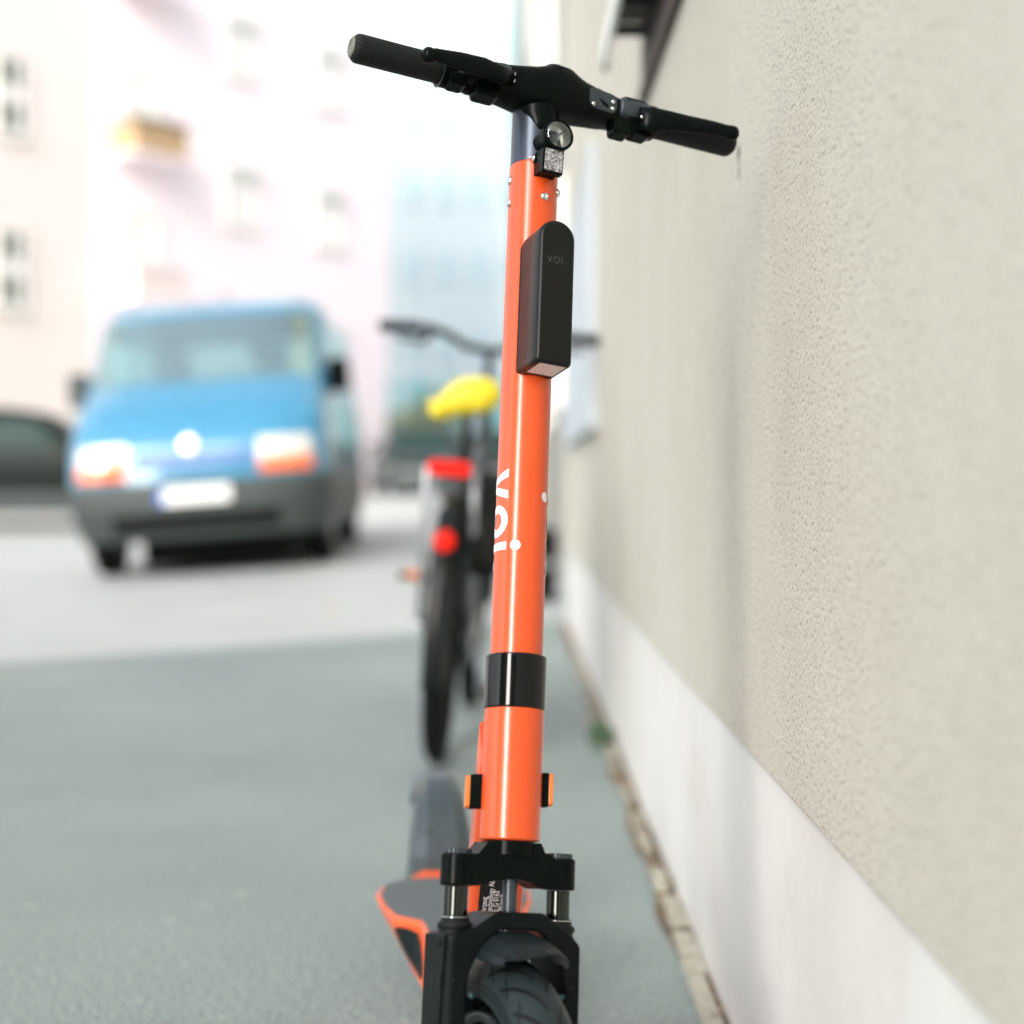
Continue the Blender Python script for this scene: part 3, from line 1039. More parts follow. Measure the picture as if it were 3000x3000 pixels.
# fork crown
cr = [(-.027, -.001), (.024, -.001), (.028, -.009), (.038, -.0145), (.049, -.0150), (.049, -.040), (.024, -.040), (.016, -.036), (.008, -.033), (-.008, -.033), (-.022, -.036), (-.036, -.0400), (-.049, -.040), (-.049, -.0135), (-.036, -.0125)]
g = MB()
g.prism(cr, lambda a, b: S(a, -0.016, b), lambda a, b: S(a, 0.016, b))
g.lathe(S(0, 0, 0), A, [(0.022, -0.012), (0.0215, 0.001)], 40)
for su in (-1, 1):
    g.lathe(S(su * 0.0495, 0, 0), A, [(0.0140, -0.0405), (0.0148, -0.039), (0.0148, -0.0145), (0.0140, -0.0130)], 36)
crown = obj('fork_crown', g, M['black'], sc, bevel=0.002, merge=False, recalc=True)
for su in (-1, 1):
    g = MB()
    rings = []
    for ww, r in ((-0.0132, 0.0118), (-0.0128, 0.0122), (-0.0092, 0.0122), (-0.0084, 0.0112)):
        rings.append([S(su * 0.0495 + r * (1 - 0.05 * (k % 4 == 0)) * math.cos(2 * math.pi * k / 48), r * (1 - 0.05 * (k % 4 == 0)) * math.sin(2 * math.pi * k / 48), ww) for k in range(48)])
    g.loft(rings, smooth=False)
    obj('top_cap', g, M['satin'], crown)
    axis_lathe('stanchion', [(0.0106, -0.041), (0.0106, -0.075)], mat('dark_chrome', (0.05, 0.055, 0.05), 0.12, metal=1.0), 36, u=su * 0.0495)
    sl = axis_lathe('dust_seal', [(0.0112, -0.0655), (0.0128, -0.0662), (0.0128, -0.0705), (0.0155, -0.0725), (0.0157, -0.076), (0.0140, -0.0775), (0.0140, -0.0800), (0.0152, -0.0815), (0.0152, -0.092)], M['rubber'], 36, u=su * 0.0495)
    g = MB()
    g.torus(S(su * 0.0495, 0, -0.0672), A, 0.0129, 0.0005, 0.0005, 36, 6)
    obj('seal_ring', g, M['chrome'], sl)
axis_lathe('steerer_post', [(0.0065, -0.032), (0.0065, -0.075)], M['satin'], 24, v=0.004)

# fork guard (lower fork cover)
outer = [(-.0620, -.30), (-.0615, -.083), (-.0590, -.0805), (-.046, -.0765), (-.040, -.0745), (-.022, -.0625), (-.017, -.0610), (.022, -.0610), (.027, -.0625), (.036, -.0695), (.053, -.0805), (.0590, -.0865), (.0605, -.090), (.0605, -.30)]
inner = [(.0460, -.30), (.0455, -.125), (.0440, -.112), (.0380, -.096), (.026, -.0810), (.018, -.0765), (-.016, -.0765), (-.024, -.0810), (-.037, -.096), (-.0440, -.112), (-.0460, -.125), (-.0465, -.30)]
poly = outer + inner
g = MB()
ns = 5
vv = [(0.028, 0.0), (0.0255, 0)]
no = len(outer)
# front slab
g.prism(poly, lambda a, b: S(a, -0.038, b), lambda a, b: S(a * (1.0 - 0.0), 0.026, b))
guard = obj('fork_guard', g, M['guard'], sc, bevel=0.0022)
# chamfer plate: bright edge along the left front corner, widening downwards
g = MB()
g.prism([(-0.0632, -0.0815), (-0.0632, -0.30), (-0.0610, -0.30), (-0.0610, -0.0815)], lambda a, b: S(a, -0.0355, b), lambda a, b: S(a, 0.012 + (b + 0.0815) * 0.08, b))
obj('side_cover', g, M['guard'], guard, bevel=0.0012)
g = MB()
gp = rrect(0.0085, 0.0135, 0.004, 4, 0.0, -0.120)
g.prism(gp, lambda a, b: S(-0.0630, 0.003 + a, b), lambda a, b: S(-0.0640, 0.003 + a, b))
obj('bolt_hole', g, mat('hole_black', (0.001, 0.001, 0.001), 0.9), guard)
for su in (-0.0415, 0.0425):
    g = MB()
    g.lathe(S(su, 0.0255, -0.131), V, [(0.003, 0), (0.003, 0.0012), (0.0018, 0.002), (0.0002, 0.0018)], 12)
    obj('guard_bolt', g, mat('dull_bolt', (0.05, 0.09, 0.10), 0.3, metal=0.8), guard)

# front wheel
WC = (0.0, -0.008, -0.246)
wheel = MB()
wheel.lathe(S(*WC) - U * 0.016, U, [(0.03, 0.0), (0.09, 0.002), (0.094, -0.004), (0.101, -0.004), (0.101, 0.036), (0.094, 0.036), (0.09, 0.030), (0.03, 0.032)], 48)
wh = obj('front_wheel', wheel, mat('rim_grey', (0.035, 0.05, 0.055), 0.4, metal=0.5), sc)
def tread_tyre(name, c, ax, R0, wdt, parent):
    """tyre with moulded grooves: section by angle, bump from UV"""
    ax = ax.normalized()
    a = ax.orthogonal().normalized()
    b = ax.cross(a)
    n, m = 128, 32
    vs, fs, uvs = [], [], []
    rr = 0.026
    for i in range(n + 1):
        q = 2 * math.pi * i / n
        d = a * math.cos(q) + b * math.sin(q)
        for j in range(m + 1):
            t = math.pi * (-0.62 + 1.24 * j / m)
            vs.append(Vector(c) + d * (R0 - rr * 1.05 + rr * 1.05 * math.cos(t)) + ax * (wdt / 2 * math.sin(t) if abs(t) < math.pi / 2 else math.copysign(wdt / 2 * (0.75 + 0.25 * abs(math.sin(t))), t)))
            uvs.append((q / (2 * math.pi), j / m))
    for i in range(n):
        for j in range(m):
            k = i * (m + 1) + j
            fs.append((k, k + 1, k + m + 2, k + m + 1))
    base = Vector(root_of(parent)['base'])
    me = bpy.data.meshes.new(name)
    me.from_pydata([p - base for p in vs], [], fs)
    ul = me.uv_layers.new(name='UVMap')
    for lp in me.loops:
        ul.data[lp.index].uv = uvs[lp.vertex_index]
    for p in me.polygons:
        p.use_smooth = True
    mt = mat('tyre_tread', (0.016, 0.020, 0.021), 0.45, spec=0.22)
    nt = mt.node_tree
    p = nt.nodes['Principled BSDF']
    uv = node(nt, 'ShaderNodeUVMap')
    sp = node(nt, 'ShaderNodeSeparateXYZ')
    nt.links.new(uv.outputs[0], sp.inputs[0])
    def math_(op, x, y=None, z=None):
        nn = node(nt, 'ShaderNodeMath', operation=op)
        for i, q in enumerate((x, y, z)):
            if q is None:
                continue
            if isinstance(q, (int, float)):
                nn.inputs[i].default_value = q
            else:
                nt.links.new(q, nn.inputs[i])
        return nn.outputs[0]
    du = math_('ABSOLUTE', math_('SUBTRACT', sp.outputs[1], 0.5))
    sgn = math_('SIGN', math_('SUBTRACT', sp.outputs[1], 0.5))
    # swept grooves: position along circumference minus curved offset
    off = math_('MULTIPLY', math_('POWER', du, 0.65), 3.4)
    ph = math_('ADD', math_('MULTIPLY', sp.outputs[0], 26.0), off)
    ph = math_('ADD', ph, math_('MULTIPLY', sgn, 0.25))
    fr_ = math_('ABSOLUTE', math_('SUBTRACT', math_('FRACT', ph), 0.5))
    g1 = math_('LESS_THAN', fr_, 0.085)
    g1 = math_('MULTIPLY', g1, math_('LESS_THAN', du, 0.31))
    g1 = math_('MULTIPLY', g1, math_('GREATER_THAN', du, 0.02))
    ph2 = math_('ADD', math_('MULTIPLY', sp.outputs[0], 26.0), math_('MULTIPLY', du, -7.0))
    fr2 = math_('ABSOLUTE', math_('SUBTRACT', math_('FRACT', ph2), 0.5))
    g2 = math_('MULTIPLY', math_('LESS_THAN', fr2, 0.08), math_('LESS_THAN', math_('ABSOLUTE', math_('SUBTRACT', du, 0.26)), 0.045))
    # side rings
    g3 = math_('LESS_THAN', math_('ABSOLUTE', math_('SUBTRACT', du, 0.385)), 0.006)
    g4 = math_('LESS_THAN', math_('ABSOLUTE', math_('SUBTRACT', du, 0.43)), 0.004)
    gg = math_('MAXIMUM', math_('MAXIMUM', g1, g2), math_('MAXIMUM', g3, g4))
    bn = node(nt, 'ShaderNodeBump', invert=True)
    bn.inputs['Strength'].default_value = 1.0
    bn.inputs['Distance'].default_value = 0.004
    nt.links.new(gg, bn.inputs['Height'])
    nt.links.new(bn.outputs[0], p.inputs['Normal'])
    mx = node(nt, 'ShaderNodeMix', data_type='RGBA')
    nt.links.new(gg, mx.inputs[0])
    mx.inputs[6].default_value = (0.017, 0.026, 0.028, 1)
    mx.inputs[7].default_value = (0.002, 0.003, 0.003, 1)
    nt.links.new(mx.outputs[2], p.inputs['Base Color'])
    me.materials.append(mt)
    o = bpy.data.objects.new(name, me)
    C.objects.link(o)
    o.parent = parent
    return o
tread_tyre('tyre', S(*WC), U, 0.150, 0.053, wh)
g = MB()
for k in range(5):
    q = R(30 + 72 * k)
    d = V * math.cos(q) + A * math.sin(q)
    e = V * -math.sin(q) + A * math.cos(q)
    g.box(S(*WC) - U * 0.018 + d * 0.06, d * 0.030, e * 0.008, U * 0.003)
obj('spoke_plate', g, M['satin'], wh, bevel=0.001)
# front fender
g = MB()
rings = []
for (v, wt, hw, dr) in ((0.018, -0.0770, 0.0385, 0.022), (0.030, -0.0790, 0.0385, 0.022), (0.043, -0.0820, 0.0370, 0.020), (0.055, -0.0865, 0.0350, 0.018), (0.064, -0.0910, 0.0320, 0.013)):
    tip = 0.006 if v > 0.06 else 0.0
    prof = [(-hw, -dr), (-hw * 0.93, -dr * 0.62), (-hw * 0.62, -dr * 0.15), (-hw * 0.35, 0), (hw * 0.30, 0), (hw * 0.66, -dr * 0.2), (hw * 0.94, -dr * 0.6), (hw, -dr)]
    fwd = [0, 0, tip, tip * 1.3, tip * 0.3, 0, 0, 0]
    ring = [S(a, v + f, wt + c - f * 0.9) for (a, c), f in zip(prof, fwd)]
    ring += [S(a * 0.93, v + f - 0.0005, wt + c - 0.0022 - f * 0.9) for (a, c), f in zip(prof[::-1], fwd[::-1])]
    rings.append(ring)
g.loft(rings, smooth=False)
obj('front_fender', g, mat('fender_plastic', (0.010, 0.015, 0.017), 0.38, spec=0.22, mix=((0.30, 0.26, 0.18), 300, 0.66, 0.72), var=(30, 0.2)), sc, bevel=0.0008)

# down tube from head tube to deck, with type label
DS = S(0, 0, 0.088) + BB * 0.040
DE = Vector((-0.034, 1.735, 0.125))
dd = (DE - DS).normalized()
dn = BL.cross(dd).normalized()
if dn.y > 0:
    dn = -dn
g = MB()
rings = []
for t in (0.0, 0.12, 0.8, 1.0):
    p = DS.lerp(DE, t)
    hw = 0.0265 + 0.002 * t
    hh = 0.022 + 0.014 * (t > 0.9)
    rings.append([p + BL * a * hw + dn * b * hh for a, b in rrect(2, 2, 0.35, 4)])
g.loft(rings)
dt = obj('down_tube', g, M['orange'], sc, bevel=None)
lc = DS.lerp(DE, 0.55) + dn * 0.0224
g = MB()
g.box(lc, BL * 0.0175, dd * 0.085, dn * 0.0003)
lb = obj('type_label', g, M['label'], dt)
txt = "Elektrokleinstfahrzeug\nHersteller: voi technology AB\nTyp: V3      ABE: G 0165\nMax. Geschw.: 20 km/h\nBaujahr: 2019"
text_mesh(txt, 0.0078, M['white'], 'label_text', dt, lc + dn * 0.0005 + BL * 0.0095 + dd * 0.028, -dd, BL, space=0.75)

# deck: body coords (l = left distance from centre line, b = distance back from neck)
NO = Vector((-0.010, 1.50, 0))
def D(l, b, z):
    return NO + BL * l + BB * b + Vector((0, 0, z))
top_l = [(0.028, 0.12), (0.034, 0.22), (0.046, 0.42), (0.054, 0.515), (0.086, 0.54), (0.100, 0.60), (0.1045, 0.655), (0.096, 0.700), (0.060, 0.738), (0.030, 0.80), (0.028, 0.98)]
bot_l = [(0.028, 0.12), (0.034, 0.22), (0.046, 0.42), (0.052, 0.47), (0.060, 0.52), (0.075, 0.58), (0.098, 0.650), (0.092, 0.69), (0.058, 0.733), (0.028, 0.80), (0.026, 0.98)]
zt = [0.168] * 11
zb = [0.10, 0.098, 0.098, 0.098, 0.104, 0.122, 0.150, 0.156, 0.152, 0.12, 0.11]
g = MB()
rings = []
for i in range(11):
    (lt, bt), (l2, b2) = top_l[i], bot_l[i]
    rings.append([D(-lt, bt, zt[i]), D(lt, bt, zt[i]), D(l2, b2, zb[i]), D(-l2, b2, zb[i])])
g.loft(rings, smooth=False)
deck = obj('deck', g, M['orange2'], sc, bevel=0.004)
g = MB()
ins = [(max(0.01, l - 0.007), b + (0.01 if i == 0 else 0)) for i, (l, b) in enumerate(top_l)]
ins[4] = (0.080, 0.549)
ins[8] = (0.054, 0.730)
ins = ins[:9]
poly = ins + [(-l, b) for l, b in reversed(ins)]
g.prism(poly, lambda a, b: D(a, b, 0.166), lambda a, b: D(a, b, 0.1705))
obj('deck_mat', g, M['griptape'], deck, bevel=0.0008)
# dark recess in the flared side
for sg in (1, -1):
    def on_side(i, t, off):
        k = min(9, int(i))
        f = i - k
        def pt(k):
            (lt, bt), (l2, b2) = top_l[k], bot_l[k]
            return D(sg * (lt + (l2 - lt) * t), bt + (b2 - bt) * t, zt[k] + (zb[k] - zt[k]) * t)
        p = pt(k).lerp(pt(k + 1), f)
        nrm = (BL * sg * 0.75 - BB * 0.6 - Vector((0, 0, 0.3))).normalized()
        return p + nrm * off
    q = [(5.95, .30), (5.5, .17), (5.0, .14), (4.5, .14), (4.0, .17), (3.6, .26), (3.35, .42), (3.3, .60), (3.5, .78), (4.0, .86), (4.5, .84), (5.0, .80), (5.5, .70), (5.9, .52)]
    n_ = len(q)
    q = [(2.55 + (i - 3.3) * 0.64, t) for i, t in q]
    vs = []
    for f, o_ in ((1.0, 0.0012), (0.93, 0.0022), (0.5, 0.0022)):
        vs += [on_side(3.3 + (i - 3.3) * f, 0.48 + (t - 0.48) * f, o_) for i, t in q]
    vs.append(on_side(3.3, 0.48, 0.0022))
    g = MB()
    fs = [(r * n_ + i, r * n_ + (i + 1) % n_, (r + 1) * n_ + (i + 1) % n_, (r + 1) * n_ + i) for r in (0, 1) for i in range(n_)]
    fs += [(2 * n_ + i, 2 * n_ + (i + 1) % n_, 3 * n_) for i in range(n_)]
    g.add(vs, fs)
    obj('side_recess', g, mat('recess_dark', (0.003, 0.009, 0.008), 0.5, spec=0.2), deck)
# rear wheel and fender
rc = D(0.006, 0.93, 0.128)
g = MB()
g.torus(rc, BL, 0.100, 0.028, 0.028, 48, 12)
g.lathe(rc - BL * 0.02, BL, [(0.09, 0), (0.09, 0.04)], 40)
obj('rear_wheel', g, M['tyre'], sc)
g = MB()
rings = []
for k in range(16):
    q = R(200 - 10.5 * k)      # 180 = towards front, 90 = up
    f = k / 15
    d = -BB * -math.cos(q) + Vector((0, 0, math.sin(q)))
    rr = 0.150
    hw = 0.055 - 0.018 * min(1, max(0, (f - 0.05) / 0.55)) ** 1.2
    prof = [(-hw, -0.022), (-hw * 0.86, -0.006), (-hw * 0.45, 0.006), (hw * 0.45, 0.006), (hw * 0.86, -0.006), (hw, -0.022)]
    prof2 = [(a * 0.94, b - 0.003) for a, b in prof][::-1]
    rings.append([rc + BL * a + d * (rr + b) for a, b in prof + prof2])
g.loft(rings, smooth=False)
obj('rear_fender', g, M['rearfender'], sc, bevel=0.002)
# ------------------------------------------------------------------ bicycle behind
bk = thing('bicycle', 'black city bicycle with yellow saddle cover parked behind the scooter', 'bicycle', (-0.19, 4.7, 0))
LE = R(4.2)
ya = R(-3.2)
BF = Vector((math.sin(R(1.6)), math.cos(R(1.6)), 0))
BX = Vector((math.cos(R(1.6)) * math.cos(LE), -math.sin(R(1.6)) * math.cos(LE), -math.sin(LE)))
BZ = Vector((math.sin(LE), 0, math.cos(LE)))
BO = Vector((-0.200, 4.20, 0))
def K(x, y, z):
    return BO + BX * (x + 0.030 * max(0.0, y - 0.2)) + BF * y + BZ * z
def tubeobj(name, pts, r, m, n=12, parent=bk):
    g = MB()
    g.tube([K(*p) for p in pts], r, n)
    return obj(name, g, m, parent)
for (yy, nm) in ((0.0, 'rear_wheel'), (1.10, 'front_wheel')):
    g = MB()
    g.torus(K(0, yy, 0.345), BX, 0.312, 0.012, 0.012, 48, 8)
    for k in range(18):
        q = 2 * math.pi * k / 18
        g.tube([K(0.012 * (1 if k % 2 else -1), yy, 0.345), K(0, yy + 0.305 * math.cos(q), 0.345 + 0.305 * math.sin(q))], 0.0012, 5)
    g.tube([K(-0.035, yy, 0.345), K(0.035, yy, 0.345)], 0.018, 12)
    wo = obj(nm, g, M['bikeblack'], bk)
    g = MB()
    g.torus(K(0, yy, 0.345), BX, 0.322, 0.025, 0.027, 56, 12)
    obj('tyre', g, M['tyre'], wo)
def mudguard(yy, a0, a1):
    g = MB()
    rings = []
    for k in range(25):
        q = R(a0 + (a1 - a0) * k / 24)
        rr = 0.365
        prof = [(-0.030, -0.012), (-0.024, 0.0), (0, 0.004), (0.024, 0.0), (0.030, -0.012), (0.024, -0.004), (0, 0.001), (-0.024, -0.004)]
        rings.append([K(a, yy + (rr + b) * math.cos(q), 0.345 + (rr + b) * math.sin(q)) for a, b in prof])
    g.loft(rings)
    return obj('mudguard', g, M['bikeblack'], bk)
mudguard(0.0, 60, 200)
mudguard(1.10, 20, 160)
# frame
for nm, pts, r in (('frame', [(0, 1.02, 0.92), (0, 0.99, 0.80), (0, 0.46, 0.30)], 0.02),):
    g = MB()
    g.tube([K(0, 0.93, 0.95), K(0, 0.985, 0.66)], 0.02, 14)
    g.tube([K(0, 0.96, 0.75), K(0, 0.45, 0.29)], 0.021, 14)
    g.tube([K(0, 0.945, 0.86), K(0, 0.33, 0.66)], 0.017, 14)
    g.tube([K(0, 0.45, 0.29), K(0, 0.30, 0.80)], 0.017, 14)
    for sx in (-1, 1):
        g.tube([K(sx * 0.012, 0.45, 0.29), K(sx * 0.055, 0.0, 0.345)], 0.010, 10)
        g.tube([K(sx * 0.012, 0.32, 0.72), K(sx * 0.055, 0.0, 0.345)], 0.009, 10)
        g.tube([K(sx * 0.02, 0.985, 0.67), K(sx * 0.05, 1.03, 0.55), K(sx * 0.052, 1.10, 0.345)], 0.011, 10)
    obj('frame', g, M['bikeblack'], bk)
tubeobj('seat_post', [(0, 0.31, 0.76), (0, 0.27, 0.955)], 0.0145, M['bikeblack'])
# saddle base + yellow cover
g = MB()
rings = []
for yy, wd, zc in ((0.12, 0.06, 0.930), (0.15, 0.075, 0.933), (0.22, 0.070, 0.935), (0.30, 0.03, 0.94), (0.38, 0.016, 0.945)):
    rings.append([K(wd * math.cos(q), yy, zc + 0.012 * math.sin(q)) for q in [2 * math.pi * k / 16 for k in range(16)]])
g.loft(rings)
sad = obj('saddle', g, M['bikeblack'], bk)
g = MB()
rings = []
RZ = Matrix.Rotation(R(0), 3, 'Y')
for yy, wd, h, zc in ((0.085, 0.02, 0.01, 0.985), (0.092, 0.06, 0.026, 0.985), (0.11, 0.082, 0.036, 0.985), (0.15, 0.088, 0.039, 0.988), (0.20, 0.085, 0.037, 0.99), (0.26, 0.055, 0.030, 0.992), (0.33, 0.030, 0.024, 0.99), (0.39, 0.022, 0.018, 0.985), (0.41, 0.008, 0.006, 0.98)):
    ring = []
    for k in range(28):
        q = 2 * math.pi * k / 28
        x = wd * sup(math.cos(q), 0.8)
        z = h * sup(math.sin(q), 0.8)
        droop = -0.030 * max(0, (-x / 0.085)) ** 2 - 0.006 * max(0, x / 0.085)
        ring.append(K(x * 1.02 + 0.010, yy, zc - 0.024 + z * 1.32 + droop + 0.15 * x))
    rings.append(ring)
g.loft(rings)
obj('saddle_cover', g, M['yellow'], sad)
g = MB()
g.tube([K(-0.068, 0.11, 0.945), K(-0.066, 0.115, 0.918), K(-0.052, 0.13, 0.900)], [0.027, 0.030, 0.020], 14)
obj('cover_flap', g, M['yellow'], sad)
# rack, reflector, struts, lamp
g = MB()
for sx in (-0.055, 0.055):
    g.tube([K(sx, -0.26, 0.765), K(sx, 0.22, 0.765)], 0.006, 8)
for yy in (-0.26, -0.1, 0.06, 0.2):
    g.tube([K(-0.055, yy, 0.765), K(0.055, yy, 0.765)], 0.005, 8)
obj('rack', g, M['bikeblack'], bk)
for sx in (-1, 1):
    g = MB()
    g.tube([K(sx * 0.060, -0.22, 0.765), K(sx * 0.070, 0.0, 0.35)], 0.008, 8)
    g.tube([K(sx * 0.060, 0.05, 0.765), K(sx * 0.070, 0.0, 0.35)], 0.006, 8)
    obj('rack_stay', g, M['silver'], bk)
g = MB()
g.prism(rrect(0.108, 0.038, 0.016, 5, -0.0, 0.760), lambda a, b: K(a, -0.275, b), lambda a, b: K(a, -0.300, b))
obj('rear_light', g, M['red'], bk, bevel=0.003)
g = MB()
g.lathe(K(0.005, -0.355, 0.585), -BF, [(0.025, -0.015), (0.027, 0.0), (0.024, 0.010), (0.0005, 0.014)], 24)
obj('round_reflector', g, M['red'], bk)
g = MB()
g.prism(rrect(0.050, 0.022, 0.006, 4, -0.030, 0.672), lambda a, b: K(a, -0.325, b), lambda a, b: K(a, -0.335, b))
obj('guard_plate', g, M['silver'], bk, bevel=0.002)
for sx in (-1, 1):
    g = MB()
    g.lathe(K(sx * 0.06, 0.0, 0.345), BX * sx, [(0.012, 0), (0.012, 0.012), (0.008, 0.020), (0.001, 0.020)], 12)
    obj('axle_nut', g, M['chrome'], bk)
# handlebar, stem
g = MB()
g.tube([K(0, 0.935, 0.93), K(0, 0.91, 1.10), K(0, 0.90, 1.150)], 0.014, 12)
obj('stem', g, M['bikeblack'], bk)
g = MB()
hbpts = []
for x, yy, z in ((-0.335, 0.78, 1.195), (-0.25, 0.80, 1.200), (-0.18, 0.84, 1.203), (-0.13, 0.88, 1.19), (-0.08, 0.90, 1.160), (0, 0.90, 1.150), (0.08, 0.90, 1.160), (0.13, 0.88, 1.190), (0.18, 0.84, 1.203), (0.25, 0.80, 1.200), (0.32, 0.78, 1.198)):
    hbpts.append(K(x, yy, z))
g.tube(hbpts, 0.0135, 12)
obj('handlebar', g, M['bikeblack'], bk)
for sx in (-1, 1):
    g = MB()
    g.tube([K(sx * 0.34, 0.78, 1.195), K(sx * 0.22, 0.815, 1.202)], 0.019, 14)
    obj('grip', g, M['rubber'], bk)
    g = MB()
    g.tube([K(sx * 0.19, 0.86, 1.19), K(sx * 0.215, 0.90, 1.165), K(sx * 0.30, 0.87, 1.17)], [0.013, 0.012, 0.006], 10)
    obj('brake_lever', g, M['bikeblack'], bk)
# drivetrain
g = MB()
g.torus(K(0.05, 0.45, 0.29), BX, 0.085, 0.006, 0.004, 32, 6)
g.tube([K(-0.06, 0.45, 0.29), K(0.065, 0.45, 0.29)], 0.02, 12)
cr_ = obj('crankset', g, M['silver'], bk)
for sx, sy in ((-1, 0.17), (1, -0.17)):
    g = MB()
    g.tube([K(sx * 0.07, 0.45, 0.29), K(sx * 0.08, 0.45 + sy * 0.25, 0.29 + 0.155 * (1 if sx < 0 else -1))], 0.010, 8)
    obj('crank_arm', g, M['silver'], cr_)
    g = MB()
    pc = K(sx * 0.135, 0.45 + sy * 0.25, 0.29 + 0.155 * (1 if sx < 0 else -1))
    g.box(pc, BX * 0.048, BF * 0.035, BZ * 0.011)
    pd = obj('pedal', g, M['rubber'], cr_)
    g = MB()
    g.box(pc - BF * 0.037 + BZ * 0.006, BX * 0.026, BF * 0.003, BZ * 0.010)
    obj('pedal_reflector', g, M['amber'], cr_)
g = MB()
g.prism(rrect(0.52, 0.085, 0.04, 5, 0.22, 0.318), lambda a, b: K(0.052, a, b), lambda a, b: K(0.066, a, b))
obj('chain_guard', g, M['bikeblack'], bk, bevel=0.003)
# pannier bag hanging on the right side
g = MB()
rings = []
for x, i in ((0.055, 0.012), (0.065, 0.0), (0.120, 0.0), (0.140, 0.02)):
    rings.append([K(x, a, b) for a, b in rrect(0.28 - 2 * i, 0.27 - 2 * i, 0.05, 5, 0.0, 0.625)])
g.loft(rings)
bag = obj('pannier_bag', g, mat('bag_fabric', (0.012, 0.013, 0.012), 0.8, spec=0.2, var=(20, 0.3)), loc=tuple(K(0.12, 0, 0.4)), bevel=None)
tag(bag, 'dark pannier bag hanging on the right side of the bicycle rack', 'bag')

# ------------------------------------------------------------------ dark bin far along the wall
bn_ = thing('rubbish_bin', 'small dark bin standing at the far end of the wall behind the pole', 'bin', (0.17, 9.6, gz(0.17, 9.6)))
g = MB()
bx, by, bz = 0.165, 9.6, gz(0.17, 9.6)
g.lathe((bx, by, bz), (0, 0, 1), [(0.10, 0.0), (0.105, 0.02), (0.115, 0.20)], 20)
g.lathe((bx, by, bz), (0, 0, 1), [(0.110, 0.24), (0.12, 0.40)], 20)
obj('body', g, M['bikeblack'], bn_)
g = MB()
g.lathe((bx, by, bz), (0, 0, 1), [(0.112, 0.195), (0.118, 0.205), (0.118, 0.235), (0.112, 0.245)], 20)
obj('band', g, M['silver'], bn_)
g = MB()
g.lathe((bx, by, bz), (0, 0, 1), [(0.124, 0.40), (0.124, 0.415), (0.02, 0.45)], 20)
obj('lid', g, M['bikeblack'], bn_)

# ------------------------------------------------------------------ cars
def interp(tab, z):
    if z <= tab[0][0]:
        return tab[0][1]
    for (a, b), (c, d) in zip(tab, tab[1:]):
        if z <= c:
            return b + (d - b) * (z - a) / (c - a)
    return tab[-1][1]

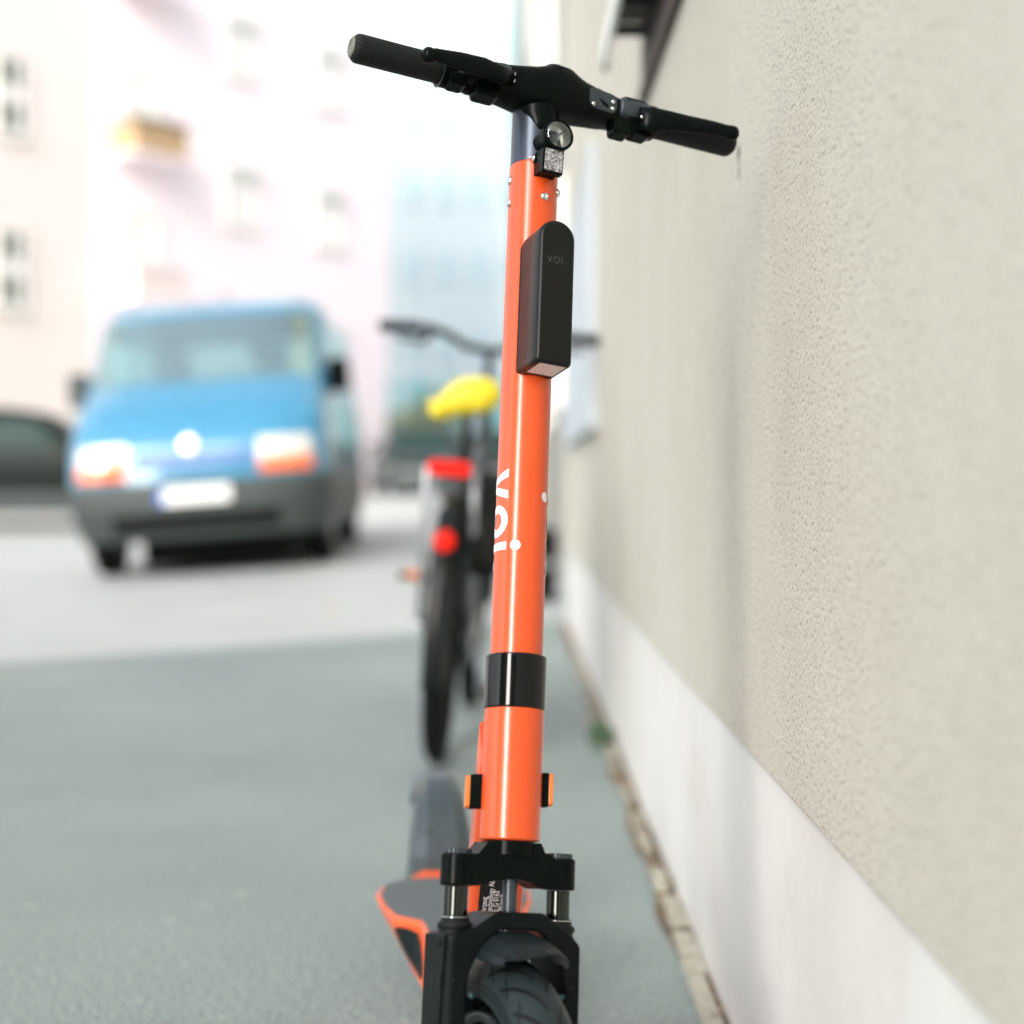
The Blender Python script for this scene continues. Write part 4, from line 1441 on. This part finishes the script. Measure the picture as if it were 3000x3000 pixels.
class Car:
    """body built of horizontal slices: front at y=0 facing -y, length along +y"""
    def __init__(s, name, label, loc, yaw, roll, pitch, yf, yr, wd, D=0.6, Dr=0.3, n=3.0, group=None):
        s.yf, s.yr, s.wd, s.D, s.Dr, s.n = yf, yr, wd, D, Dr, n
        s.root = thing(name, label, 'van' if 'van' in name else 'car', (0, 0, 0), group)
        s.loc, s.rot = loc, (pitch, roll, yaw)
        s.scale = (1, 1, 1)
    def done(s):
        s.root.location = s.loc
        s.root.rotation_euler = s.rot
        s.root.scale = s.scale
    def front(s, x, z):
        w_ = interp(s.wd, z)
        t = min(1, abs(x) / w_)
        return interp(s.yf, z) + s.D * (1 - (1 - t ** s.n) ** (1 / s.n))
    def rear(s, x, z):
        w_ = interp(s.wd, z)
        t = min(1, abs(x) / w_)
        return interp(s.yr, z) - s.Dr * (1 - (1 - t ** (s.n + 1)) ** (1 / (s.n + 1)))
    def body(s, z0, z1, m, cuts=(), name='body', nz=40, off=0.0):
        mb = MB()
        nx = 28
        zs = [z0 + (z1 - z0) * i / nz for i in range(nz + 1)]
        rings = []
        for z in zs:
            w_ = interp(s.wd, z)
            ring = []
            for i in range(nx + 1):
                x = -w_ * math.cos(math.pi * i / nx)
                ring.append(Vector((x * (1 + off), s.front(x, z) - off * 2, z)))
            yl, yr_ = s.front(w_, z), s.rear(w_, z)
            for i in range(1, 24):
                ring.append(Vector((w_ * (1 + off), yl + (yr_ - yl) * i / 24, z)))
            for i in range(nx + 1):
                x = w_ * math.cos(math.pi * i / nx)
                ring.append(Vector((x * (1 + off), s.rear(x, z) + off * 2, z)))
            for i in range(1, 24):
                ring.append(Vector((-w_ * (1 + off), yr_ + (yl - yr_) * i / 24, z)))
            rings.append(ring)
        nn = len(rings[0])
        vs = [p for r in rings for p in r]
        fs = []
        for i in range(nz):
            for j in range(nn):
                k = (j + 1) % nn
                c = (rings[i][j] + rings[i + 1][k]) / 2
                if any(fn(c) for fn in cuts):
                    continue
                fs.append((i * nn + j, i * nn + k, (i + 1) * nn + k, (i + 1) * nn + j))
        mb.add(vs, fs, True)
        mb.add(rings[-1], [list(range(nn))])
        mb.add(rings[0], [list(range(nn))])
        return obj(name, mb, m, s.root)
    def patch(s, name, x0, x1, z0, z1, m, off=0.006, side='front', parent=None, nx=16, nz=10, xs=None, thick=0.0):
        mb = MB()
        vs, fs = [], []
        for j in range(nz + 1):
            for i in range(nx + 1):
                z = z0 + (z1 - z0) * j / nz
                a, b = (x0, x1) if xs is None else xs(z)
                x = a + (b - a) * i / nx
                if side == 'front':
                    vs.append((x, s.front(x, z) - off, z))
                elif side == 'rear':
                    vs.append((x, s.rear(x, z) + off, z))
                else:
                    sg = 1 if side == 'right' else -1
                    vs.append((sg * (interp(s.wd, z) + off), x, z))
        for j in range(nz):
            for i in range(nx):
                a = j * (nx + 1) + i
                fs.append((a, a + 1, a + nx + 2, a + nx + 1))
        mb.add(vs, fs, True)
        return obj(name, mb, m, parent or s.root, recalc=False)
    def wheel(s, x, y, r, wdt, m_rim=None):
        g = MB()
        g.lathe((x - wdt / 2 + 0.01, y, r), (1, 0, 0), [(0.02, 0.01), (r * 0.6, 0.0), (r * 0.66, -0.005), (r * 0.66, wdt - 0.015), (r * 0.6, wdt - 0.02), (0.02, wdt - 0.03)], 28)
        for k in range(5):
            q = 2 * math.pi * k / 5
            g.box((x, y + r * 0.36 * math.cos(q), r + r * 0.36 * math.sin(q)), (wdt / 2 + 0.004, 0, 0), (0, r * 0.26 * math.cos(q), r * 0.26 * math.sin(q)), (0, -0.03 * math.sin(q), 0.03 * math.cos(q)))
        o = obj('wheel', g, m_rim or M['silver'], s.root)
        g = MB()
        g.torus((x, y, r), (1, 0, 0), r * 0.83, r * 0.17, wdt / 2, 36, 12)
        obj('tyre', g, M['tyre'], o)

# blue van
VW, = (0.94,)
van = Car('van', 'light blue van facing the camera, parked on the road left of the bicycle', (-2.20, 11.75, 0), R(2.0), R(-4.0), 0,
          yf=[(0.25, .06), (0.45, .0), (0.70, .02), (0.85, .08), (1.0, .20), (1.15, .42), (1.27, .66), (1.30, .72), (1.80, 1.22), (1.86, 1.34), (1.92, 1.55), (1.95, 1.9)],
          yr=[(0.25, 4.55), (0.5, 4.66), (1.2, 4.66), (1.8, 4.5), (1.92, 4.35), (1.95, 4.0)],
          wd=[(0.25, .88), (0.45, .94), (0.8, .95), (1.1, .945), (1.28, .925), (1.80, .885), (1.88, .85), (1.93, .79), (1.95, .66)], D=0.45, Dr=0.2, n=3.4)
van.scale = (0.97, 1.0, 1.085)
van.loc = (-2.16, 11.1, gz(-2.20, 12.0) - 0.02)
def cutw(c):
    w_ = interp(van.wd, c.z)
    if 1.31 < c.z < 1.78 and abs(c.x) < w_ - 0.09 and c.y < 2.2 and c.y < van.front(c.x, c.z) + 0.05:
        return True
    if 1.16 < c.z < 1.87 and 0.05 < abs(c.x) < 0.72 and c.y > 4.2:
        return True
    if 1.30 < c.z < 1.72 and abs(c.x) > w_ - 0.01 and (1.75 < c.y < 2.45 or 2.7 < c.y < 3.6):
        return True
    return False
van.body(0.25, 1.95, M['vanblue'], cuts=(cutw,), nz=58)
van.patch('windscreen', 0, 0, 1.29, 1.80, M['glass_teal'], 0.004, xs=lambda z: (-(interp(van.wd, z) - 0.08), interp(van.wd, z) - 0.08))
for sg in (-1, 1):
    van.patch('rear_window', min(sg * 0.05, sg * 0.73), max(sg * 0.05, sg * 0.73), 1.14, 1.885, M['glass_teal'], 0.004, side='rear')
    sd = 'right' if sg > 0 else 'left'
    van.patch('side_window', 1.70, 2.50, 1.28, 1.74, M['glass_teal'], 0.003, side=sd)
    van.patch('side_window', 2.65, 3.65, 1.28, 1.74, M['glass_teal'], 0.003, side=sd)
    hlp = van.patch('headlight', sg * 0.47, sg * 0.84, 0.735, 0.865, M['lamp'], 0.012)
    van.patch('indicator', sg * 0.47, sg * 0.85, 0.645, 0.735, M['indic'], 0.014, parent=hlp)
    g = MB()
    x = sg * 1.01
    g.prism(rrect(0.17, 0.25, 0.05, 4, x, 1.30), lambda a, b: (a, 1.05, b), lambda a, b: (a, 1.16, b))
    g.tube([(sg * 0.90, 1.15, 1.22), (x, 1.12, 1.24)], 0.025, 8)
    obj('wing_mirror', g, M['bumper'] if sg < 0 else M['black'], van.root, bevel=0.012)
    g = MB()
    g.box((sg * 0.42, 1.75, 1.05), (0.22, 0, 0), (0, 0.07, 0), (0, 0, 0.33))
    g.box((sg * 0.42, 1.80, 1.50), (0.12, 0, 0), (0, 0.05, 0), (0, 0, 0.11))
    obj('front_seat', g, M['seat'], van.root, bevel=0.04)
g = MB()
g.torus((0.40, 1.25, 1.22), (0, -0.8, 0.6), 0.19, 0.015, 0.015, 28, 8)
obj('steering_wheel', g, M['seat'], van.root)
g = MB()
g.tube([(0, 1.45, 1.74), (0, 1.38, 1.70)], 0.01, 8)
g.box((0, 1.36, 1.67), (0.11, 0, 0), (0, 0.015, 0), (0, 0, 0.035))
obj('rear_view_mirror', g, M['seat'], van.root)
g = MB()
g.tube([(0.05, 1.9, 1.94), (0.05, 2.05, 2.06)], 0.012, 8)
obj('aerial', g, M['bumper'], van.root)
g = MB()
g.abox(-0.74, 0.74, 1.5, 4.1, 1.895, 1.905)
obj('headliner', g, mat('headliner_cloth', (0.75, 0.82, 0.80), 0.9), van.root)
g = MB()
g.abox(-0.50, 0.55, 0.55, 4.4, 0.07, 0.252)
obj('underbody', g, M['tyre'], van.root, bevel=0.03)
bmp = van.body(0.24, 0.615, M['bumper'], name='bumper', nz=8, off=0.012)
van.patch('grille', -0.42, 0.42, 0.70, 0.80, mat('grille_blue', (0.02, 0.12, 0.33), 0.3), 0.008)
g = MB()
g.lathe((-0.02, van.front(0, 0.84) - 0.004, 0.84), (0, -1, 0.25), [(0.060, 0), (0.060, 0.012), (0.045, 0.02), (0.001, 0.022)], 24)
obj('badge', g, mat('badge_silver', (0.9, 0.9, 0.9), 0.25, metal=0.6), van.root)
pl = van.patch('number_plate', -0.26, 0.26, 0.47, 0.575, M['plate'], 0.032)
van.patch('plate_band', -0.26, -0.215, 0.47, 0.575, M['plateblue'], 0.034, parent=pl)
van.patch('air_intake', -0.6, 0.6, 0.30, 0.40, M['tyre'], 0.03)
for x in (-0.80, 0.80):
    for y_ in (0.85, 3.75):
        van.wheel(x, y_, 0.31, 0.20)
van.done()

# dark estate car seen from the side
def make_car(name, label, loc, yaw, paint, roll=0, group=None, zs=1.0):
    c = Car(name, label, loc, yaw, roll, 0,
            yf=[(0.2, .05), (0.45, 0), (0.62, .06), (0.74, .2), (0.84, .75), (0.90, 1.05), (1.32, 1.75), (1.38, 1.95), (1.42, 2.3)],
            yr=[(0.2, 4.3), (0.5, 4.4), (0.92, 4.36), (1.32, 3.95), (1.38, 3.8), (1.42, 3.5)],
            wd=[(0.2, .80), (0.5, .86), (0.75, .87), (0.92, .83), (1.32, .64), (1.39, .56), (1.42, .42)], D=0.45, Dr=0.35, n=3.2)
    c.body(0.2, 1.42, paint, nz=40)
    c.patch('windscreen', 0, 0, 0.94, 1.30, M['darkglass'], 0.004, xs=lambda z: (-(interp(c.wd, z) - 0.06), interp(c.wd, z) - 0.06))
    c.patch('rear_window', 0, 0, 0.98, 1.28, M['darkglass'], 0.004, side='rear', xs=lambda z: (-(interp(c.wd, z) - 0.1), interp(c.wd, z) - 0.1))
    for sg in (-1, 1):
        sd = 'right' if sg > 0 else 'left'
        for (a, b) in ((1.62, 2.45), (2.52, 3.25), (3.32, 3.75)):
            c.patch('side_window', a, b, 0.96, 1.27, M['darkglass'], 0.006, side=sd, xs=lambda z, a=a, b=b: (a + (0.35 * (z - 0.96) / 0.3 if a < 2 else 0), b - (0.2 * (z - 0.96) / 0.3 if b > 3.5 else 0)))
        c.patch('headlight', sg * 0.45, sg * 0.80, 0.56, 0.70, M['lampdull'], 0.008)
        c.patch('tail_light', sg * 0.5, sg * 0.80, 0.62, 0.82, M['red'], 0.008, side='rear')
        g = MB()
        g.ball((sg * 0.96, 1.45, 0.98), 0.1, 12, (1, 0.6, 0.7))
        obj('wing_mirror', g, paint, c.root)
    c.body(0.19, 0.42, M['bumper'], name='bumper', nz=5, off=0.008)
    c.patch('number_plate', -0.26, 0.26, 0.40, 0.50, M['lampdull'], 0.03)
    for x in (-0.76, 0.76):
        for y_ in (0.8, 3.45):
            c.wheel(x, y_, 0.31, 0.19)
    c.scale = (1, 1, zs)
    c.done()
    return c
make_car('parked_car', 'dark parked car seen side on at the left edge, half hidden behind the van', (-4.05, 20.8, gz(-6.5, 20.8) - 0.02), R(95), M['carblack'], zs=1.08)
make_car('parked_car', 'distant grey parked car seen head on between the van and the bicycle', (-1.95, 31.0, gz(-2.2, 31.0)), R(-3), M['carsilver'])
make_car('parked_car', 'distant dark parked car right behind the bicycle saddle', (-0.35, 33.5, gz(-0.35, 33.5)), R(-3), M['carblack'])

bsh = thing('bush', 'dull green bush in front of the far pale building, right of the van', 'bush', (-2.7, 35.0, gz(-2.7, 35)))
g = MB()
zb_ = gz(-2.7, 35)
for p in ((-2.9, 35.2, zb_ + 0.9), (-2.2, 35.0, zb_ + 1.2), (-1.7, 35.4, zb_ + 1.5)):
    leaf_cloud(g, p, (0.7, 0.6, 0.75), 500, 0.09)
obj('foliage', g, M['bush'], bsh, merge=False, recalc=False)
g = MB()
for p in ((-2.8, 35.2), (-2.2, 35.0), (-1.8, 35.3)):
    g.tube([(p[0], p[1], zb_ - 0.05), (p[0] + 0.1, p[1], zb_ + 0.5), (p[0] - 0.05, p[1], zb_ + 1.1)], [0.04, 0.03, 0.015], 8)
obj('trunk', g, M['roof'], bsh)

# ------------------------------------------------------------------ far buildings
class Building:
    def __init__(s, name, label, p0, dr, t0, t1, depth, z0, z1, m, normal_sign=1):
        s.p0, s.d = Vector((*p0, 0)), Vector((*dr, 0)).normalized()
        s.n = Vector((s.d.y, -s.d.x, 0)) * normal_sign      # outward (towards the street)
        c = s.p0 + s.d * (t0 + t1) / 2
        s.root = thing(name, label, 'building', (c.x, c.y, z0))
        g = MB()
        cc = s.p0 + s.d * (t0 + t1) / 2 - s.n * depth / 2
        g.box((cc.x, cc.y, (z0 + z1) / 2 - 0.5), s.d * (t1 - t0) / 2, s.n * depth / 2, (0, 0, (z1 - z0) / 2 + 0.5))
        obj('facade', g, m, s.root)
        g = MB()
        g.box((cc.x, cc.y, z1 + 0.15), s.d * ((t1 - t0) / 2 + 0.02), s.n * (depth / 2 + 0.15), (0, 0, 0.12))
        obj('roof', g, M['roof'], s.root)
    def at(s, t, z, o=0):
        p = s.p0 + s.d * t + s.n * o
        return Vector((p.x, p.y, z))
    def slab(s, t0, t1, z0, z1, o0, o1, name, m, parent=None, bevel=None):
        g = MB()
        g.box(s.at((t0 + t1) / 2, (z0 + z1) / 2, (o0 + o1) / 2), s.d * (t1 - t0) / 2, s.n * (o1 - o0) / 2, (0, 0, (z1 - z0) / 2))
        return obj(name, g, m, parent or s.root, bevel=bevel)
    def window(s, t0, t1, z0, z1, pane, frame=None, box=None, bar=True):
        frame = frame or M['winframe']
        g = MB()
        f = 0.06
        for (a, b, c, d) in ((t0, t0 + f, z0, z1), (t1 - f, t1, z0, z1), (t0 + f, t1 - f, z0, z0 + f), (t0 + f, t1 - f, z1 - f, z1)):
            g.box(s.at((a + b) / 2, (c + d) / 2, 0.03), s.d * (b - a) / 2, s.n * 0.03, (0, 0, (d - c) / 2))
        if bar:
            g.box(s.at((t0 + t1) / 2, (z0 + z1) / 2, 0.028), s.d * 0.025, s.n * 0.025, (0, 0, (z1 - z0) / 2 - f))
        o = obj('window', g, frame, s.root)
        s.slab(t0 + f, t1 - f, z0 + f, z1 - f, 0.001, 0.018, 'pane', pane, o)
        if box:
            s.slab(t0 - 0.03, t1 + 0.03, z1, z1 + 0.16, 0.001, 0.14, 'blind_box', box, o)
        s.slab(t0 - 0.05, t1 + 0.05, z0 - 0.05, z0, 0.001, 0.10, 'sill', frame, o)
        return o

A0, ADIR = (-6.65, 29.5), (0.603, 0.797)
bA = Building('apartment_house', 'bright pinkish white apartment house with wooden balconies behind the van', A0, ADIR, -1.33, 6.56, 9, 0.3, 17, M['facA'])
for zc in (3.05, 5.86, 8.75, 11.6, 14.4):
    bA.window(1.80, 2.62, zc - 0.05, zc + 0.95, M['blind'], box=M['blindbox'])
    bA.window(4.25, 5.05, zc - 0.15, zc + 0.85, M['blind'], box=M['blindbox'])
for zc in (1.4, 4.1, 6.72, 9.75, 12.6):
    wd_ = M['wood'] if zc == 6.72 else M['palewood']
    b_ = bA.slab(-0.88, 0.32, zc, zc + 0.48, 0.60, 0.66, 'balcony', wd_)
    bA.slab(-0.88, 0.32, zc - 0.07, zc - 0.01, 0.0, 0.66, 'balcony_floor', M['facA'], b_)
    bA.slab(-0.88, -0.82, zc, zc + 0.48, 0.0, 0.59, 'balcony_side', wd_, b_)
    bA.slab(0.26, 0.32, zc, zc + 0.48, 0.0, 0.59, 'balcony_side', wd_, b_)
    bA.slab(-0.91, 0.35, zc + 0.49, zc + 0.60, 0.56, 0.70, 'balcony_rail', M['woodd'] if zc == 6.72 else M['palewood'], b_)
    bA.window(-0.70, 0.15, zc + 0.75, zc + 1.70, M['blind'])
bA2 = Building('corner_house', 'cream coloured house at the left edge behind the dark car', A0, ADIR, -16, -1.34, 9, 0.2, 17, M['facA2'])
bA2.p0 = bA2.p0 + bA2.n * 0.0
for zc in (3.75, 6.68, 9.6, 12.5):
    for tc_ in (-3.35, -7.0, -10.5):
        o = bA2.window(tc_ - 0.0, tc_ + 0.62, zc, zc + 1.35, M['windark'])
        bA2.slab(tc_ + 0.03, tc_ + 0.59, zc + 0.56, zc + 0.80, 0.02, 0.05, 'transom', M['winframe'], o)

bB = Building('far_building', 'pale bluish building with rows of small windows closing the street', (-8.0, 47), (1, 0.16), 0, 8.0, 8, 0.6, 20, M['facB'])
for r_ in range(6):
    for c_ in range(6):
        bB.window(3.1 + c_ * 0.98 - 0.2, 3.1 + c_ * 0.98 + 0.25, 4.6 + r_ * 2.3, 5.4 + r_ * 2.3, mat('pane_soft', (0.48, 0.68, 0.70), 0.5) if (r_ + c_) == 0 else bpy.data.materials['pane_soft'], frame=M['facB'], bar=False)
for c_ in range(4):
    bB.window(3.7 + c_ * 1.15, 4.6 + c_ * 1.15, 1.4, 4.0, M['winteal'], frame=bpy.data.materials['pane_soft'])
bD = Building('narrow_house', 'narrow whitish house at the end of the street above the handlebar', (-0.05, 36), (1, 0.0), 0, 3.0, 8, 0.6, 18, M['facD'])
for r_ in range(5):
    bD.window(0.45, 0.85, 2.5 + r_ * 2.7, 4.0 + r_ * 2.7, M['winteal'], frame=M['winframe'], bar=False)
dp = bD.slab(0.02, 0.30, 0.6, 18, 0.01, 0.22, 'downpipe', M['facgrey'])
bD.slab(1.02, 1.32, 0.6, 18, 0.01, 0.22, 'downpipe', M['facgrey'])
bC = Building('neighbour_house', 'grey white house adjoining the far end of the plastered wall', (0.36, 8.7), (0, 1), 0, 20, 6, -0.1, 12, M['facC'], normal_sign=-1)
for k_ in range(5):
    bC.window(2.0 + k_ * 3.4, 3.1 + k_ * 3.4, 1.3, 2.8, M['windark'])
    bC.window(2.0 + k_ * 3.4, 3.1 + k_ * 3.4, 4.4, 5.9, M['windark'])

# unseen houses added out of view; their gap shapes the sun onto the pole
bE = Building('light_blocker_left', 'unseen brownish house added left behind the camera to shape the light', (-17.2, -24), (0.0, 1.0), 0, 13, 8, 0, 24, M['facE'])
for k_ in range(3):
    for r_ in range(6):
        bE.window(1.5 + k_ * 3.6, 2.8 + k_ * 3.6, 1.4 + r_ * 3.2, 3.0 + r_ * 3.2, M['windark'])
bF = Building('light_blocker_rear', 'unseen dark brownish house added behind the camera to block light', (-10.2, -24.5), (1.0, 0.0), 0, 18, 8, 0, 24, M['facE'], normal_sign=-1)
for k_ in range(4):
    for r_ in range(6):
        bF.window(1.2 + k_ * 2.2, 2.3 + k_ * 2.2, 1.4 + r_ * 3.2, 3.0 + r_ * 3.2, M['windark'])
